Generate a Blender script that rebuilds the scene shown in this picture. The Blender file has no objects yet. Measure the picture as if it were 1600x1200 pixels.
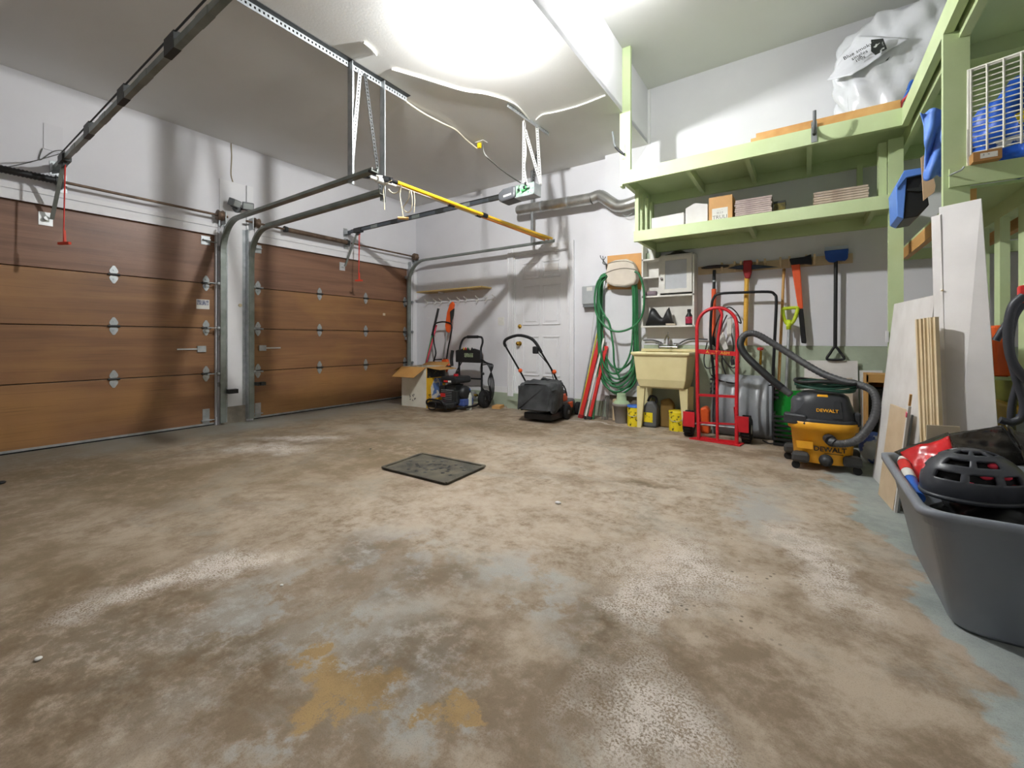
import bpy, bmesh, math, random
from mathutils import Matrix, Vector
random.seed(7)
scene = bpy.context.scene
C = scene.collection

# ------------------------------------------------------------------ camera
F, CX, HY = 670.0, 800.0, 531.0            # focal length and horizon in pixels of the 1600x1200 frame
YAW = math.atan(458 / 670.0)
SN, CS = math.sin(YAW), math.cos(YAW)
cam = bpy.data.cameras.new('camera')
cam.sensor_fit = 'HORIZONTAL'; cam.sensor_width = 36.0
cam.lens = 36.0 * F / 1600.0
cam.shift_y = (HY - 600.0) / 1600.0
cam.clip_start = 0.02; cam.clip_end = 60
camo = bpy.data.objects.new('camera', cam); C.objects.link(camo)
camo.location = (0, 0, 1.0); camo.rotation_euler = (math.pi / 2, 0, YAW)
scene.camera = camo

# ------------------------------------------------------------------ world, exposure
w = bpy.data.worlds.new('world'); scene.world = w; w.use_nodes = True
w.node_tree.nodes['Background'].inputs[0].default_value = (0.9, 0.95, 1, 1)
w.node_tree.nodes['Background'].inputs[1].default_value = 0.0
vs = scene.view_settings
vs.view_transform = 'Standard'; vs.look = 'None'; vs.gamma = 1.0; vs.use_curve_mapping = False
vs.exposure = 3.12
LAMP = 515.0        # emission of the ceiling lamp's globe
LAMP2 = 75.0       # emission of the globe in the raised bay

# ------------------------------------------------------------------ geometry helpers
def P(px, py, x=None, y=None, z=None, pl=None):
    """point where the sight line of a photograph pixel meets a plane of the room"""
    u, v = (px - CX) / F, (HY - py) / F
    r = Vector((-SN + u * CS, CS + u * SN, v)); o = Vector((0, 0, 1))
    if x is not None: t = x / r.x
    elif y is not None: t = y / r.y
    elif z is not None: t = (z - 1) / r.z
    else:
        p, n = Vector(pl[0]), Vector(pl[1]); t = (p - o).dot(n) / r.dot(n)
    return o + r * t

def V(*a): return Vector(a[0] if len(a) == 1 else a)
def spl(pts, n=6, closed=False):
    pts = [Vector(p) for p in pts]; out = []; m = len(pts)
    for i in range(m if closed else m - 1):
        if closed: a, b, c, d = pts[i - 1], pts[i], pts[(i + 1) % m], pts[(i + 2) % m]
        else: a, b, c, d = pts[max(i - 1, 0)], pts[i], pts[i + 1], pts[min(i + 2, m - 1)]
        for k in range(n):
            t = k / n
            out.append(0.5 * ((2 * b) + (c - a) * t + (2 * a - 5 * b + 4 * c - d) * t * t + (3 * b - a - 3 * c + d) * t ** 3))
    if not closed: out.append(pts[-1])
    return out
def circ(c, r, n=16, ax='z', r2=None, a0=0, a1=2 * math.pi, end=False):
    r2 = r if r2 is None else r2; o = []
    for i in range(n + (1 if end else 0)):
        a = a0 + (a1 - a0) * i / n; p, q = r * math.cos(a), r2 * math.sin(a)
        o.append(V(c) + (V(p, q, 0) if ax == 'z' else V(p, 0, q) if ax == 'y' else V(0, p, q)))
    return o

class B:
    def __init__(s): s.v = []; s.f = []; s.sm = []
    def add(s, vs_, fs, sm=False):
        k = len(s.v); s.v += [Vector(p) for p in vs_]; s.f += [[i + k for i in f] for f in fs]; s.sm += [sm] * len(fs); return s
    def box(s, c, d, R=None):
        c = V(c); h = [x / 2 for x in d]
        vs_ = [V(x * h[0], y * h[1], z * h[2]) for z in (-1, 1) for y in (-1, 1) for x in (-1, 1)]
        if R is not None: vs_ = [R @ p for p in vs_]
        return s.add([c + p for p in vs_], [(0, 2, 3, 1), (4, 5, 7, 6), (0, 1, 5, 4), (2, 6, 7, 3), (0, 4, 6, 2), (1, 3, 7, 5)])
    def bb(s, a, b):
        a, b = V(a), V(b); return s.box((a + b) / 2, [abs(x) for x in (b - a)])
    def bar(s, a, b, wd, h, up=(0, 0, 1)):
        a, b = V(a), V(b); d = b - a; L = d.length; d.normalize(); u = V(up)
        if abs(d.dot(u)) > .98: u = V(0, 1, 0)
        sd = d.cross(u).normalized(); u = sd.cross(d)
        return s.box((a + b) / 2, (wd, L, h), Matrix((sd, d, u)).transposed())
    def tube(s, pts, r, n=8, closed=False, caps=True):
        pts = [V(p) for p in pts]; m = len(pts); rs = r if isinstance(r, (list, tuple)) else [r] * m
        vs_, fs, u = [], [], None
        for i, p in enumerate(pts):
            if closed: t = pts[(i + 1) % m] - pts[i - 1]
            else: t = pts[min(i + 1, m - 1)] - pts[max(i - 1, 0)]
            t = t.normalized() if t.length > 1e-9 else V(0, 0, 1)
            if u is None: u = t.orthogonal().normalized()
            u = u - t * u.dot(t); u = u.normalized() if u.length > 1e-6 else t.orthogonal().normalized()
            b = t.cross(u)
            vs_ += [p + (u * math.cos(2 * math.pi * k / n) + b * math.sin(2 * math.pi * k / n)) * rs[i] for k in range(n)]
        for i in range(m if closed else m - 1):
            j = (i + 1) % m
            for k in range(n): fs.append((i * n + k, i * n + (k + 1) % n, j * n + (k + 1) % n, j * n + k))
        s.add(vs_, fs, True)
        if caps and not closed:
            s.add(vs_[:n], [tuple(range(n - 1, -1, -1))]); s.add(vs_[-n:], [tuple(range(n))])
        return s
    def cyl(s, a, b, r, r2=None, n=16): return s.tube([a, b], [r, r if r2 is None else r2], n)
    def lathe(s, c, prof, n=24, M=None, sx=1, sy=1):
        c = V(c); m = len(prof); vs_ = []
        for (r, z) in prof:
            for k in range(n):
                a = 2 * math.pi * k / n; p = V(r * sx * math.cos(a), r * sy * math.sin(a), z)
                vs_.append(c + (M @ p if M is not None else p))
        fs = [(i * n + k, i * n + (k + 1) % n, (i + 1) * n + (k + 1) % n, (i + 1) * n + k) for i in range(m - 1) for k in range(n)]
        s.add(vs_, fs, True)
        if prof[0][0] > 1e-4: s.add(vs_[:n], [tuple(range(n - 1, -1, -1))])
        if prof[-1][0] > 1e-4: s.add(vs_[-n:], [tuple(range(n))])
        return s
    def sph(s, c, r, n=12, R=None):
        r = r if isinstance(r, (tuple, list)) else (r, r, r)
        M = Matrix.Diagonal(r)
        if R is not None: M = R @ M
        return s.lathe(c, [(math.sin(math.pi * i / n), -math.cos(math.pi * i / n)) for i in range(n + 1)], n * 2, M)
    def prism(s, poly, d):
        """polygon (world points) extruded by the vector d"""
        poly = [V(p) for p in poly]; d = V(d); n = len(poly)
        nrm = sum(((poly[i] - poly[0]).cross(poly[(i + 1) % n] - poly[0]) for i in range(1, n - 1)), V(0, 0, 0))
        if nrm.dot(d) > 0: poly = poly[::-1]
        s.add(poly + [p + d for p in poly], [tuple(range(n)), tuple(range(2 * n - 1, n - 1, -1))] +
              [(i, i + n, (i + 1) % n + n, (i + 1) % n) for i in range(n)])
        return s
    def pp(s, pix, t, **k):
        """outline given as photograph pixels lying on a plane of the room, with thickness t along the plane's axis"""
        ax = V(t, 0, 0) if 'x' in k else V(0, t, 0) if 'y' in k else V(0, 0, t) if 'z' in k else V(k['pl'][1]).normalized() * t
        return s.prism([P(a, b, **k) for a, b in pix], ax)
    def grid(s, fn, nu, nv, sm=True, both=False):
        vs_ = [fn(i / nu, j / nv) for j in range(nv + 1) for i in range(nu + 1)]
        return s.add(vs_, [(j * (nu + 1) + i, j * (nu + 1) + i + 1, (j + 1) * (nu + 1) + i + 1, (j + 1) * (nu + 1) + i) for j in range(nv) for i in range(nu)], sm)
    def sweep(s, pts, prof, side):
        """profile (side, normal) swept along a path lying in the plane across `side`"""
        pts = [V(p) for p in pts]; sd = V(side).normalized(); n = len(prof); m = len(pts); vs_ = []
        for i, p in enumerate(pts):
            t = (pts[min(i + 1, m - 1)] - pts[max(i - 1, 0)]).normalized(); nn = t.cross(sd)
            vs_ += [p + sd * a + nn * b for a, b in prof]
        fs = [(i * n + k, i * n + (k + 1) % n, (i + 1) * n + (k + 1) % n, (i + 1) * n + k) for i in range(m - 1) for k in range(n)]
        s.add(vs_, fs); s.add(vs_[:n], [tuple(range(n))]); s.add(vs_[-n:], [tuple(range(n - 1, -1, -1))]); return s
    def perf(s, a, b, wd, t, up, pitch=.03):
        """perforated angle-iron strip: two edges with rungs, the holes are open"""
        a, b = V(a), V(b); d = (b - a); L = d.length; d.normalize(); u = V(up); sd = d.cross(u).normalized()
        e = wd * .32
        for q in (-1, 1): s.bar(a + sd * q * (wd - e) / 2, b + sd * q * (wd - e) / 2, e, t, up)
        k = max(2, int(L / pitch))
        for i in range(k):
            p = a + d * (L * (i + .5) / k); s.bar(p - d * pitch * .28, p + d * pitch * .28, wd * .5, t * .9, up)
        return s
    def mesh(s, name):
        me = bpy.data.meshes.new(name); me.from_pydata([tuple(p) for p in s.v], [], s.f)
        me.polygons.foreach_set('use_smooth', s.sm); me.update(); return me

def wm(o):
    m = o.matrix_basis.copy()
    while o.parent: o = o.parent; m = o.matrix_basis @ m
    return m
def new(name, me, mat=None, parent=None, local=False, bev=0, sub=0):
    if isinstance(me, B): me = me.mesh(name)
    if mat is not None and not me.materials: me.materials.append(mat)
    o = bpy.data.objects.new(name, me); C.objects.link(o)
    if parent is not None:
        if not local: me.transform(wm(parent).inverted())
        o.parent = parent
    if bev:
        b = o.modifiers.new('bevel', 'BEVEL'); b.width = bev; b.segments = 2; b.limit_method = 'ANGLE'; b.angle_limit = .6
    if sub:
        b = o.modifiers.new('sub', 'SUBSURF'); b.levels = sub; b.render_levels = sub
    return o
def tag(o, label, cat, group=None):
    o['label'] = label; o['category'] = cat
    if group: o['group'] = group
    return o
def root(name, label, cat, loc=(0, 0, 0), rz=0, group=None):
    o = bpy.data.objects.new(name, None); C.objects.link(o); o.empty_display_size = .05
    o.location = loc; o.rotation_euler = (0, 0, rz)
    o.matrix_basis = Matrix.Translation(V(loc)) @ Matrix.Rotation(rz, 4, 'Z')
    return tag(o, label, cat, group)
def thing(name, bm, mat, label, cat, group=None, bev=0, sub=0):
    """a thing that is one mesh; its origin is moved to its base"""
    me = bm.mesh(name) if isinstance(bm, B) else bm
    xs = [v.co for v in me.vertices]
    lo = V(min(v.x for v in xs), min(v.y for v in xs), min(v.z for v in xs)); hi = V(max(v.x for v in xs), max(v.y for v in xs), max(v.z for v in xs))
    c = V((lo.x + hi.x) / 2, (lo.y + hi.y) / 2, lo.z)
    me.transform(Matrix.Translation(-c)); o = new(name, me, mat, None, True, bev, sub); o.matrix_basis = Matrix.Translation(c)
    return tag(o, label, cat, group)
def struct(name, bm, mat, parent=None, bev=0, label=None):
    o = new(name, bm, mat, parent, False, bev)
    if parent is None: o['kind'] = 'structure'
    if label: o['label'] = label
    return o
def text_mesh(txt, size, depth=.002, font_bold=.0):
    cu = bpy.data.curves.new('lettering', 'FONT'); cu.body = txt; cu.size = size; cu.extrude = depth / 2
    cu.align_x = 'CENTER'; cu.align_y = 'CENTER'; cu.offset = font_bold; cu.resolution_u = 2
    o = bpy.data.objects.new('lettering', cu); C.objects.link(o)
    dg = bpy.context.evaluated_depsgraph_get(); dg.update()
    me = bpy.data.meshes.new_from_object(o.evaluated_get(dg)); bpy.data.objects.remove(o)
    for p in me.polygons: p.use_smooth = False
    me.materials.clear(); return me

# ------------------------------------------------------------------ materials
def lin(c):
    return tuple((x / 255 / 12.92 if x / 255 <= .04045 else ((x / 255 + .055) / 1.055) ** 2.4) for x in c) + (1,)
MATS = {}
def mat(name, c, rough=.6, metal=0, c2=None, scale=8, bump=0, bscale=60, stretch=(1, 1, 1), spec=.4, alpha=None, trans=0, emit=None, fac=(.35, .65), detail=5, coat=0):
    if name in MATS: return MATS[name]
    m = bpy.data.materials.new(name); m.use_nodes = True; nt = m.node_tree; N = nt.nodes; L = nt.links
    b = N['Principled BSDF']
    b.inputs['Roughness'].default_value = rough; b.inputs['Metallic'].default_value = metal
    b.inputs['Specular IOR Level'].default_value = spec
    b.inputs['Base Color'].default_value = lin(c); b.inputs['Transmission Weight'].default_value = trans
    b.inputs['Coat Weight'].default_value = coat
    if alpha is not None: b.inputs['Alpha'].default_value = alpha
    if emit: b.inputs['Emission Color'].default_value = lin(c); b.inputs['Emission Strength'].default_value = emit
    tc = N.new('ShaderNodeTexCoord'); mp = N.new('ShaderNodeMapping'); mp.inputs['Scale'].default_value = stretch
    L.new(tc.outputs['Object'], mp.inputs[0])
    c2 = c2 or tuple(x * .95 for x in c)
    n = N.new('ShaderNodeTexNoise'); n.inputs['Scale'].default_value = scale; n.inputs['Detail'].default_value = detail
    L.new(mp.outputs[0], n.inputs['Vector'])
    r = N.new('ShaderNodeValToRGB'); r.color_ramp.elements[0].position = fac[0]; r.color_ramp.elements[1].position = fac[1]
    r.color_ramp.elements[0].color = lin(c2); r.color_ramp.elements[1].color = lin(c)
    L.new(n.outputs[0], r.inputs[0]); L.new(r.outputs[0], b.inputs['Base Color'])
    if bump:
        n2 = N.new('ShaderNodeTexNoise'); n2.inputs['Scale'].default_value = bscale; n2.inputs['Detail'].default_value = 4
        L.new(mp.outputs[0], n2.inputs['Vector'])
        bp = N.new('ShaderNodeBump'); bp.inputs['Strength'].default_value = bump; bp.inputs['Distance'].default_value = .01
        L.new(n2.outputs[0], bp.inputs['Height']); L.new(bp.outputs[0], b.inputs['Normal'])
    MATS[name] = m; return m

WALL = mat('wall_paint', (226, 226, 230), .75, c2=(218, 218, 222), scale=1.2, bump=.05, bscale=90)
CEIL = mat('ceiling_paint', (224, 224, 222), .85, c2=(217, 217, 214), scale=.9, bump=.06, bscale=60)
TRIM = mat('white_trim', (230, 230, 232), .5, c2=(227, 227, 229))
GREEN = mat('green_paint', (199, 215, 168), .55, c2=(189, 206, 155), scale=3, bump=.08, bscale=30)
GREENW = mat('green_concrete', (176, 188, 166), .8, c2=(158, 168, 148), scale=4, bump=.3, bscale=40)
CONC = mat('bare_concrete', (150, 142, 128), .9, c2=(120, 112, 100), scale=9, bump=.3)
GALV = mat('galvanised_steel', (186, 190, 192), .4, .6, c2=(160, 166, 168), scale=14)
TRACK = mat('track_steel', (150, 156, 152), .42, .45, c2=(124, 132, 126), scale=6)
DARKM = mat('dark_metal', (64, 66, 66), .5, .5)
RUST = mat('rusty_steel', (128, 108, 92), .55, .5, c2=(92, 76, 64), scale=12)
BLACKP = mat('black_plastic', (34, 35, 37), .45)
BLACKM = mat('black_tube', (30, 31, 34), .35, .2)
RUBBER = mat('black_rubber', (30, 30, 31), .85, bump=.2)
GREYP = mat('grey_plastic', (120, 124, 126), .45)
WHITEP = mat('white_plastic', (225, 224, 218), .4)
PLASTER = mat('white_board', (222, 220, 218), .65, c2=(208, 205, 202), scale=5)
CREAM = mat('cream_plastic', (236, 226, 176), .4, c2=(226, 214, 160), scale=4)
YEL = mat('vacuum_yellow', (246, 178, 44), .4)
REDP = mat('red_paint', (205, 34, 44), .4, c2=(184, 28, 38), scale=6)
ORANGE = mat('orange_plastic', (235, 98, 42), .45)
CARD = mat('cardboard', (196, 150, 88), .8, c2=(182, 136, 76), scale=5)
PINE = mat('pine_wood', (222, 176, 112), .6, c2=(198, 146, 84), scale=5, stretch=(1, .12, 1))
TANW = mat('tan_wood', (216, 196, 160), .65, c2=(198, 176, 140), scale=6)
BLUE = mat('blue_plastic', (52, 110, 205), .4)
WOODD = None
# ------------------------------------------------------------------ floor material: worn paint, tan concrete, salt and dirt
def floor_material():
    m = bpy.data.materials.new('worn_concrete'); m.use_nodes = True; nt = m.node_tree; N = nt.nodes; L = nt.links
    b = N['Principled BSDF']; b.inputs['Specular IOR Level'].default_value = .22
    tc = N.new('ShaderNodeTexCoord'); geo = tc.outputs['Object']
    def noise(scale, detail=6, rough=.6, off=0, vec=None, dist=0):
        n = N.new('ShaderNodeTexNoise'); n.inputs['Scale'].default_value = scale; n.inputs['Detail'].default_value = detail
        n.inputs['Roughness'].default_value = rough; n.inputs['Distortion'].default_value = dist
        mp = N.new('ShaderNodeMapping'); mp.inputs['Location'].default_value = (off, off * .7, 0); L.new(vec or geo, mp.inputs[0]); L.new(mp.outputs[0], n.inputs['Vector'])
        return n
    def math_(op, a, c=None, d=None):
        n = N.new('ShaderNodeMath'); n.operation = op
        for i, x in enumerate((a, c, d)):
            if x is None: continue
            if hasattr(x, 'node'): L.new(x, n.inputs[i])
            else: n.inputs[i].default_value = x
        return n.outputs[0]
    def ramp(x, lo, hi):
        n = N.new('ShaderNodeMapRange'); n.interpolation_type = 'SMOOTHSTEP'; n.inputs[1].default_value = lo; n.inputs[2].default_value = hi
        L.new(x, n.inputs[0]); return n.outputs[0]
    def mix(f, a, c):
        n = N.new('ShaderNodeMix'); n.data_type = 'RGBA'; L.new(f, n.inputs[0])
        for i, x in ((6, a), (7, c)):
            if hasattr(x, 'node'): L.new(x, n.inputs[i])
            else: n.inputs[i].default_value = lin(x)
        return n.outputs[2]
    # distorted coordinates for ragged edges
    d1 = noise(2.6, 7, .62, 3.1)
    vm = N.new('ShaderNodeVectorMath'); vm.operation = 'SUBTRACT'; L.new(d1.outputs['Color'], vm.inputs[0]); vm.inputs[1].default_value = (.5, .5, .5)
    vs2 = N.new('ShaderNodeVectorMath'); vs2.operation = 'SCALE'; vs2.inputs['Scale'].default_value = .75; L.new(vm.outputs[0], vs2.inputs[0])
    va = N.new('ShaderNodeVectorMath'); L.new(geo, va.inputs[0]); L.new(vs2.outputs[0], va.inputs[1]); DV = va.outputs[0]
    def blob(px, py, rx, ry, rot=0, soft=1.0):
        p = P(px, py, z=0)
        mp = N.new('ShaderNodeMapping'); mp.vector_type = 'TEXTURE'; mp.inputs['Location'].default_value = (p.x, p.y, 0)
        mp.inputs['Rotation'].default_value = (0, 0, math.radians(rot)); mp.inputs['Scale'].default_value = (rx, ry, 50)
        L.new(DV, mp.inputs[0]); ln = N.new('ShaderNodeVectorMath'); ln.operation = 'LENGTH'; L.new(mp.outputs[0], ln.inputs[0])
        n = N.new('ShaderNodeMapRange'); n.interpolation_type = 'SMOOTHSTEP'; n.inputs[1].default_value = 1 + soft * .35; n.inputs[2].default_value = 1 - soft * .8
        L.new(ln.outputs['Value'], n.inputs[0]); return n.outputs[0]
    def union(bs):
        r = bs[0]
        for x in bs[1:]: r = math_('MAXIMUM', r, x)
        return r
    sx = N.new('ShaderNodeSeparateXYZ'); L.new(DV, sx.inputs[0]); X, Y = sx.outputs[0], sx.outputs[1]
    n_big, n_med, n_fine, n_grain = noise(.9, 8, .62), noise(3.0, 12, .74, 5), noise(12, 12, .78, 2), noise(130, 4, .7, 9)
    n_pat = noise(1.5, 12, .72, 11, None, .6)
    n_vf = noise(260, 2, .5, 4)
    col = mix(ramp(n_med.outputs[0], .40, .60), (140, 124, 106), (186, 171, 154))
    col = mix(math_('MULTIPLY', ramp(n_pat.outputs[0], .5, .62), .55), col, (164, 160, 151))
    col = mix(math_('MULTIPLY', ramp(n_pat.outputs[0], .47, .36), .5), col, (128, 111, 91))
    # pale worn ground in the middle of the floor
    pale = union([blob(700, 820, 1.3, .8, 20), blob(1000, 760, 1.2, 1.2, 0), blob(1230, 800, .6, 1.0, 0), blob(850, 700, 1.6, .7, 10)])
    col = mix(math_('MULTIPLY', pale, math_('MULTIPLY', ramp(n_fine.outputs[0], .38, .6), .8)), col, (197, 184, 169))
    # what is left of the blue-grey floor paint: by the doors, along the shelving and in patches
    edge = math_('SUBTRACT', X, math_('SUBTRACT', .41, math_('MULTIPLY', math_('MAXIMUM', math_('SUBTRACT', Y, 2.35), 0), .19)))
    right = ramp(edge, -.03, .03)
    door = ramp(X, -4.75, -5.3)
    patches = math_('MULTIPLY', union([blob(470, 960, .5, .42, 30), blob(620, 1090, .35, .2, 20), blob(420, 1000, .35, .3), blob(560, 1130, .7, .12, 35), blob(600, 880, .4, .4, 10), blob(830, 920, .4, .2, 0), blob(1180, 790, .2, .55, 15)]), ramp(n_med.outputs[0], .46, .54))
    col = mix(math_('MULTIPLY', patches, .7), col, (172, 173, 171))
    col = mix(math_('MULTIPLY', door, .8), col, (158, 163, 160))
    # bare tan patch where the paint has flaked
    tan = math_('MULTIPLY', union([blob(535, 1085, .13, .1, 25, .3), blob(480, 1035, .07, .04, 20, .3), blob(690, 1120, .1, .04, 10, .3)]), ramp(n_fine.outputs[0], .42, .5))
    col = mix(tan, col, (176, 150, 112))
    # dirt
    dirt = union([blob(640, 1030, .3, .2, 10), blob(1010, 930, .16, .5, -25), blob(980, 1040, .24, .28, -30), blob(560, 860, .25, .18, 20), blob(660, 900, .28, .2), blob(1000, 755, .35, .08, 0), blob(900, 750, .3, .1, 0),
                  blob(130, 740, 1.4, .5, 10), blob(150, 960, .8, .5, 20), blob(60, 1060, .7, .4, 20), blob(330, 1040, .35, .22, 10), blob(1060, 1080, .16, .2, 0), blob(620, 700, .8, .5, 10), blob(770, 670, .9, .3, 0)])
    col = mix(math_('MULTIPLY', math_('MULTIPLY', dirt, ramp(n_fine.outputs[0], .36, .56)), .7), col, (108, 91, 70))
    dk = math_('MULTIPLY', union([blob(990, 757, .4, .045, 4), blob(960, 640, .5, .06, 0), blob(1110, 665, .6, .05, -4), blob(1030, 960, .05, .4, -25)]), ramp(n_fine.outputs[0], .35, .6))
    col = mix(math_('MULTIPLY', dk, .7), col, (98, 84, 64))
    # broad dirt towards the doors, partly light falloff painted in as brown
    far = math_('MULTIPLY', ramp(X, -1.6, -3.4), ramp(n_big.outputs[0], .25, .6))
    col = mix(math_('MULTIPLY', far, .5), col, (134, 118, 94))
    # salt crust
    salt = union([blob(285, 905, .34, .12, 72), blob(360, 880, .3, .1, 66), blob(465, 685, .5, .14, 35), blob(430, 700, .5, .2, 35), blob(1010, 935, .1, .3, 25), blob(1000, 1105, .2, .22, 0), blob(1280, 880, .12, .5, 10),
                  blob(1060, 890, .3, .35, 0), blob(830, 640, .6, .05, 0), blob(940, 660, .4, .05, 0)])
    col = mix(math_('MULTIPLY', salt, ramp(math_('ADD', math_('MULTIPLY', n_grain.outputs[0], .6), math_('MULTIPLY', n_fine.outputs[0], .4)), .43, .54)), col, (220, 211, 202))
    col = mix(math_('MULTIPLY', right, .95), col, mix(ramp(n_med.outputs[0], .35, .6), (142, 151, 149), (168, 175, 172)))
    # dark pits
    vo = N.new('ShaderNodeTexVoronoi'); vo.inputs['Scale'].default_value = 26; L.new(geo, vo.inputs['Vector'])
    pits = math_('MULTIPLY', ramp(vo.outputs['Distance'], .2, .12), math_('MULTIPLY', union([blob(1090, 950, .35, .45, 0), blob(1130, 860, .5, .4, 0)]), ramp(n_med.outputs[0], .5, .58)))
    col = mix(math_('MULTIPLY', pits, .75), col, (78, 70, 62))
    # fine grain
    col = mix(math_('MULTIPLY', ramp(n_vf.outputs[0], .52, .72), .3), col, (96, 84, 70))
    col = mix(math_('MULTIPLY', ramp(n_fine.outputs[0], .62, .75), .45), col, (120, 106, 86))
    hs_ = N.new('ShaderNodeHueSaturation'); hs_.inputs['Value'].default_value = .83; hs_.inputs['Saturation'].default_value = 1.1; L.new(col, hs_.inputs['Color'])
    L.new(hs_.outputs[0], b.inputs['Base Color'])
    L.new(math_('SUBTRACT', .85, math_('MULTIPLY', math_('MAXIMUM', right, door), .25)), b.inputs['Roughness'])
    bp = N.new('ShaderNodeBump'); bp.inputs['Strength'].default_value = .25; bp.inputs['Distance'].default_value = .006
    L.new(math_('ADD', n_fine.outputs[0], n_grain.outputs[0]), bp.inputs['Height']); L.new(bp.outputs[0], b.inputs['Normal'])
    return m

def wood_material(name, dark, light, warm):
    m = bpy.data.materials.new(name); m.use_nodes = True; nt = m.node_tree; N = nt.nodes; L = nt.links
    b = N['Principled BSDF']; b.inputs['Roughness'].default_value = .42; b.inputs['Specular IOR Level'].default_value = .45
    tc = N.new('ShaderNodeTexCoord')
    def noi(sc, st, dist=0, off=0):
        mp = N.new('ShaderNodeMapping'); mp.inputs['Scale'].default_value = st; mp.inputs['Location'].default_value = (off, off, off); L.new(tc.outputs['Object'], mp.inputs[0])
        n = N.new('ShaderNodeTexNoise'); n.inputs['Scale'].default_value = sc; n.inputs['Detail'].default_value = 7; n.inputs['Distortion'].default_value = dist
        L.new(mp.outputs[0], n.inputs['Vector']); return n.outputs[0]
    def mx(f, a, c):
        n = N.new('ShaderNodeMix'); n.data_type = 'RGBA'; L.new(f, n.inputs[0])
        for i, x in ((6, a), (7, c)):
            if hasattr(x, 'node'): L.new(x, n.inputs[i])
            else: n.inputs[i].default_value = lin(x)
        return n.outputs[2]
    def rp(x, lo, hi):
        n = N.new('ShaderNodeMapRange'); n.inputs[1].default_value = lo; n.inputs[2].default_value = hi; L.new(x, n.inputs[0]); return n.outputs[0]
    c = mx(rp(noi(2.2, (1, .25, 3.5), .8), .35, .68), dark, light)
    c = mx(rp(noi(1.3, (1, .6, 1.2), 0, 4), .45, .75), c, warm)
    g = noi(40, (1, .05, 2.2), .3, 2)
    c = mx(rp(g, .55, 1.0), c, tuple(x * .62 for x in dark))
    L.new(c, b.inputs['Base Color'])
    bp = N.new('ShaderNodeBump'); bp.inputs['Strength'].default_value = .25; bp.inputs['Distance'].default_value = .004; L.new(g, bp.inputs['Height']); L.new(bp.outputs[0], b.inputs['Normal'])
    return m
FLOOR = floor_material()
DOORW = wood_material('door_plywood', (124, 88, 60), (148, 108, 72), (168, 124, 72))
DOORT = wood_material('door_plywood_sheen', (112, 80, 62), (138, 102, 80), (146, 108, 82))  # greyer plywood for the top section, the lamp's sheen put into its colour

# ------------------------------------------------------------------ room shell
XL, YB, YR, XR, YF = -5.70, 5.32, 5.22, 1.75, -2.6       # walls: doors' side, back (door), back (tools), right, behind
ZC, ZH, XS = 3.365, 4.03, -1.57                          # low ceiling, raised bay, where the bay starts
D1, D2 = (-0.32, 2.19), (2.60, 5.14)                     # openings of the two garage doors along y
DZ = 2.235
struct('floor', B().bb((XL - .4, YF - .2, -.1), (XR + .2, YB + .3, 0)), FLOOR)
for a_, b_, z_ in ((YF, D1[0], 0), (D1[1], D2[0], 0), (D2[1], YB + .2, 0), (D1[0], D1[1], DZ), (D2[0], D2[1], DZ)):
    struct('wall_left', B().bb((XL - .2, a_, z_), (XL, b_, ZC)), WALL)
wb = B(); dl, dr, dz0, dz1 = -3.60, -2.70, .215, 2.262
wb.bb((XL - .2, YB, .2), (dl, YB + .2, ZC)); wb.bb((dl, YB, dz1), (dr, YB + .2, ZC)); wb.bb((dr, YB, .2), (-2.12, YB + .2, ZC))
wb.bb((-2.12, YR, .3), (-1.62, YR + .3, ZC)); wb.bb((-1.62, YR, .94), (XR + .2, YR + .3, ZH)); wb.bb((-1.62, YR + .001, ZC), (XS, YR + .3, ZH))
wall_back = struct('wall_back', wb, WALL)
fb = B(); fb.bb((XL - .2, YB - .02, 0), (-2.12, YB + .2, .2)); fb.bb((dl - .02, YB - .16, 0), (dr + .05, YB - .02, .12)); fb.bb((-1.62, YR - .012, 0), (XR + .2, YR + .3, .938))
struct('foundation_wall', fb, GREENW, label='pale green painted concrete foundation ledge')
struct('foundation_block', B().bb((-2.12, YR + .03, 0), (-1.62, YR + .3, .3)), CONC)
struct('wall_right', B().bb((XR, YF, 0), (XR + .2, YR + .3, ZH)), WALL)
struct('wall_front', B().bb((XL - .2, YF - .2, 0), (XR + .2, YF, ZH)), WALL)
struct('ceiling_low', B().bb((XL - .2, YF, ZC), (XS, YB + .2, ZC + .05)), CEIL)
struct('ceiling_high', B().bb((XS - .1, YF, ZH), (XR + .2, YB + .2, ZH + .05)), CEIL)
struct('wall_bulkhead', B().bb((XS - .06, YF, ZC + .002), (XS, YR, ZH)), WALL)
# trims: header boards over the garage doors with the dark reveal, casings, foundation cap at the pillar
for i, (a, b) in enumerate((D1, D2)):
    struct('trim_%d' % (i + 1), B().bb((XL, a - .02, DZ - .01), (XL + .012, b + .02, DZ + .075)).bb((XL, a - .02, DZ + .083), (XL + .012, b + .02, DZ + .13)), TRIM)
struct('trim_3', B().bb((XL, D1[1] + .035, .2), (XL + .012, D2[0] - .09, 2.9)).bb((XL, D2[0] - .085, 0), (XL + .03, D2[0] - .01, 2.9)), TRIM)
struct('trim_4', B().bb((XL, D1[1] + .05, 0), (XL + .016, D2[0] - .09, .2)), CONC)
struct('trim_5', B().bb((XL, D2[1] + .05, 0), (XL + .02, YB - .002, 2.3)), TRIM)
struct('baseboard_back', B().bb((XL + .02, YB - .012, .2), (dl - .12, YB, .285)).bb((dr + .12, YB - .012, .2), (-2.12, YB, .285)), TRIM)
struct('trim_6', B().bb((-2.12, YR - .014, .29), (-2.06, YR, .98)).bb((-2.02, YR - .014, .3), (-1.62, YR, .375)), TRIM)
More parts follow.
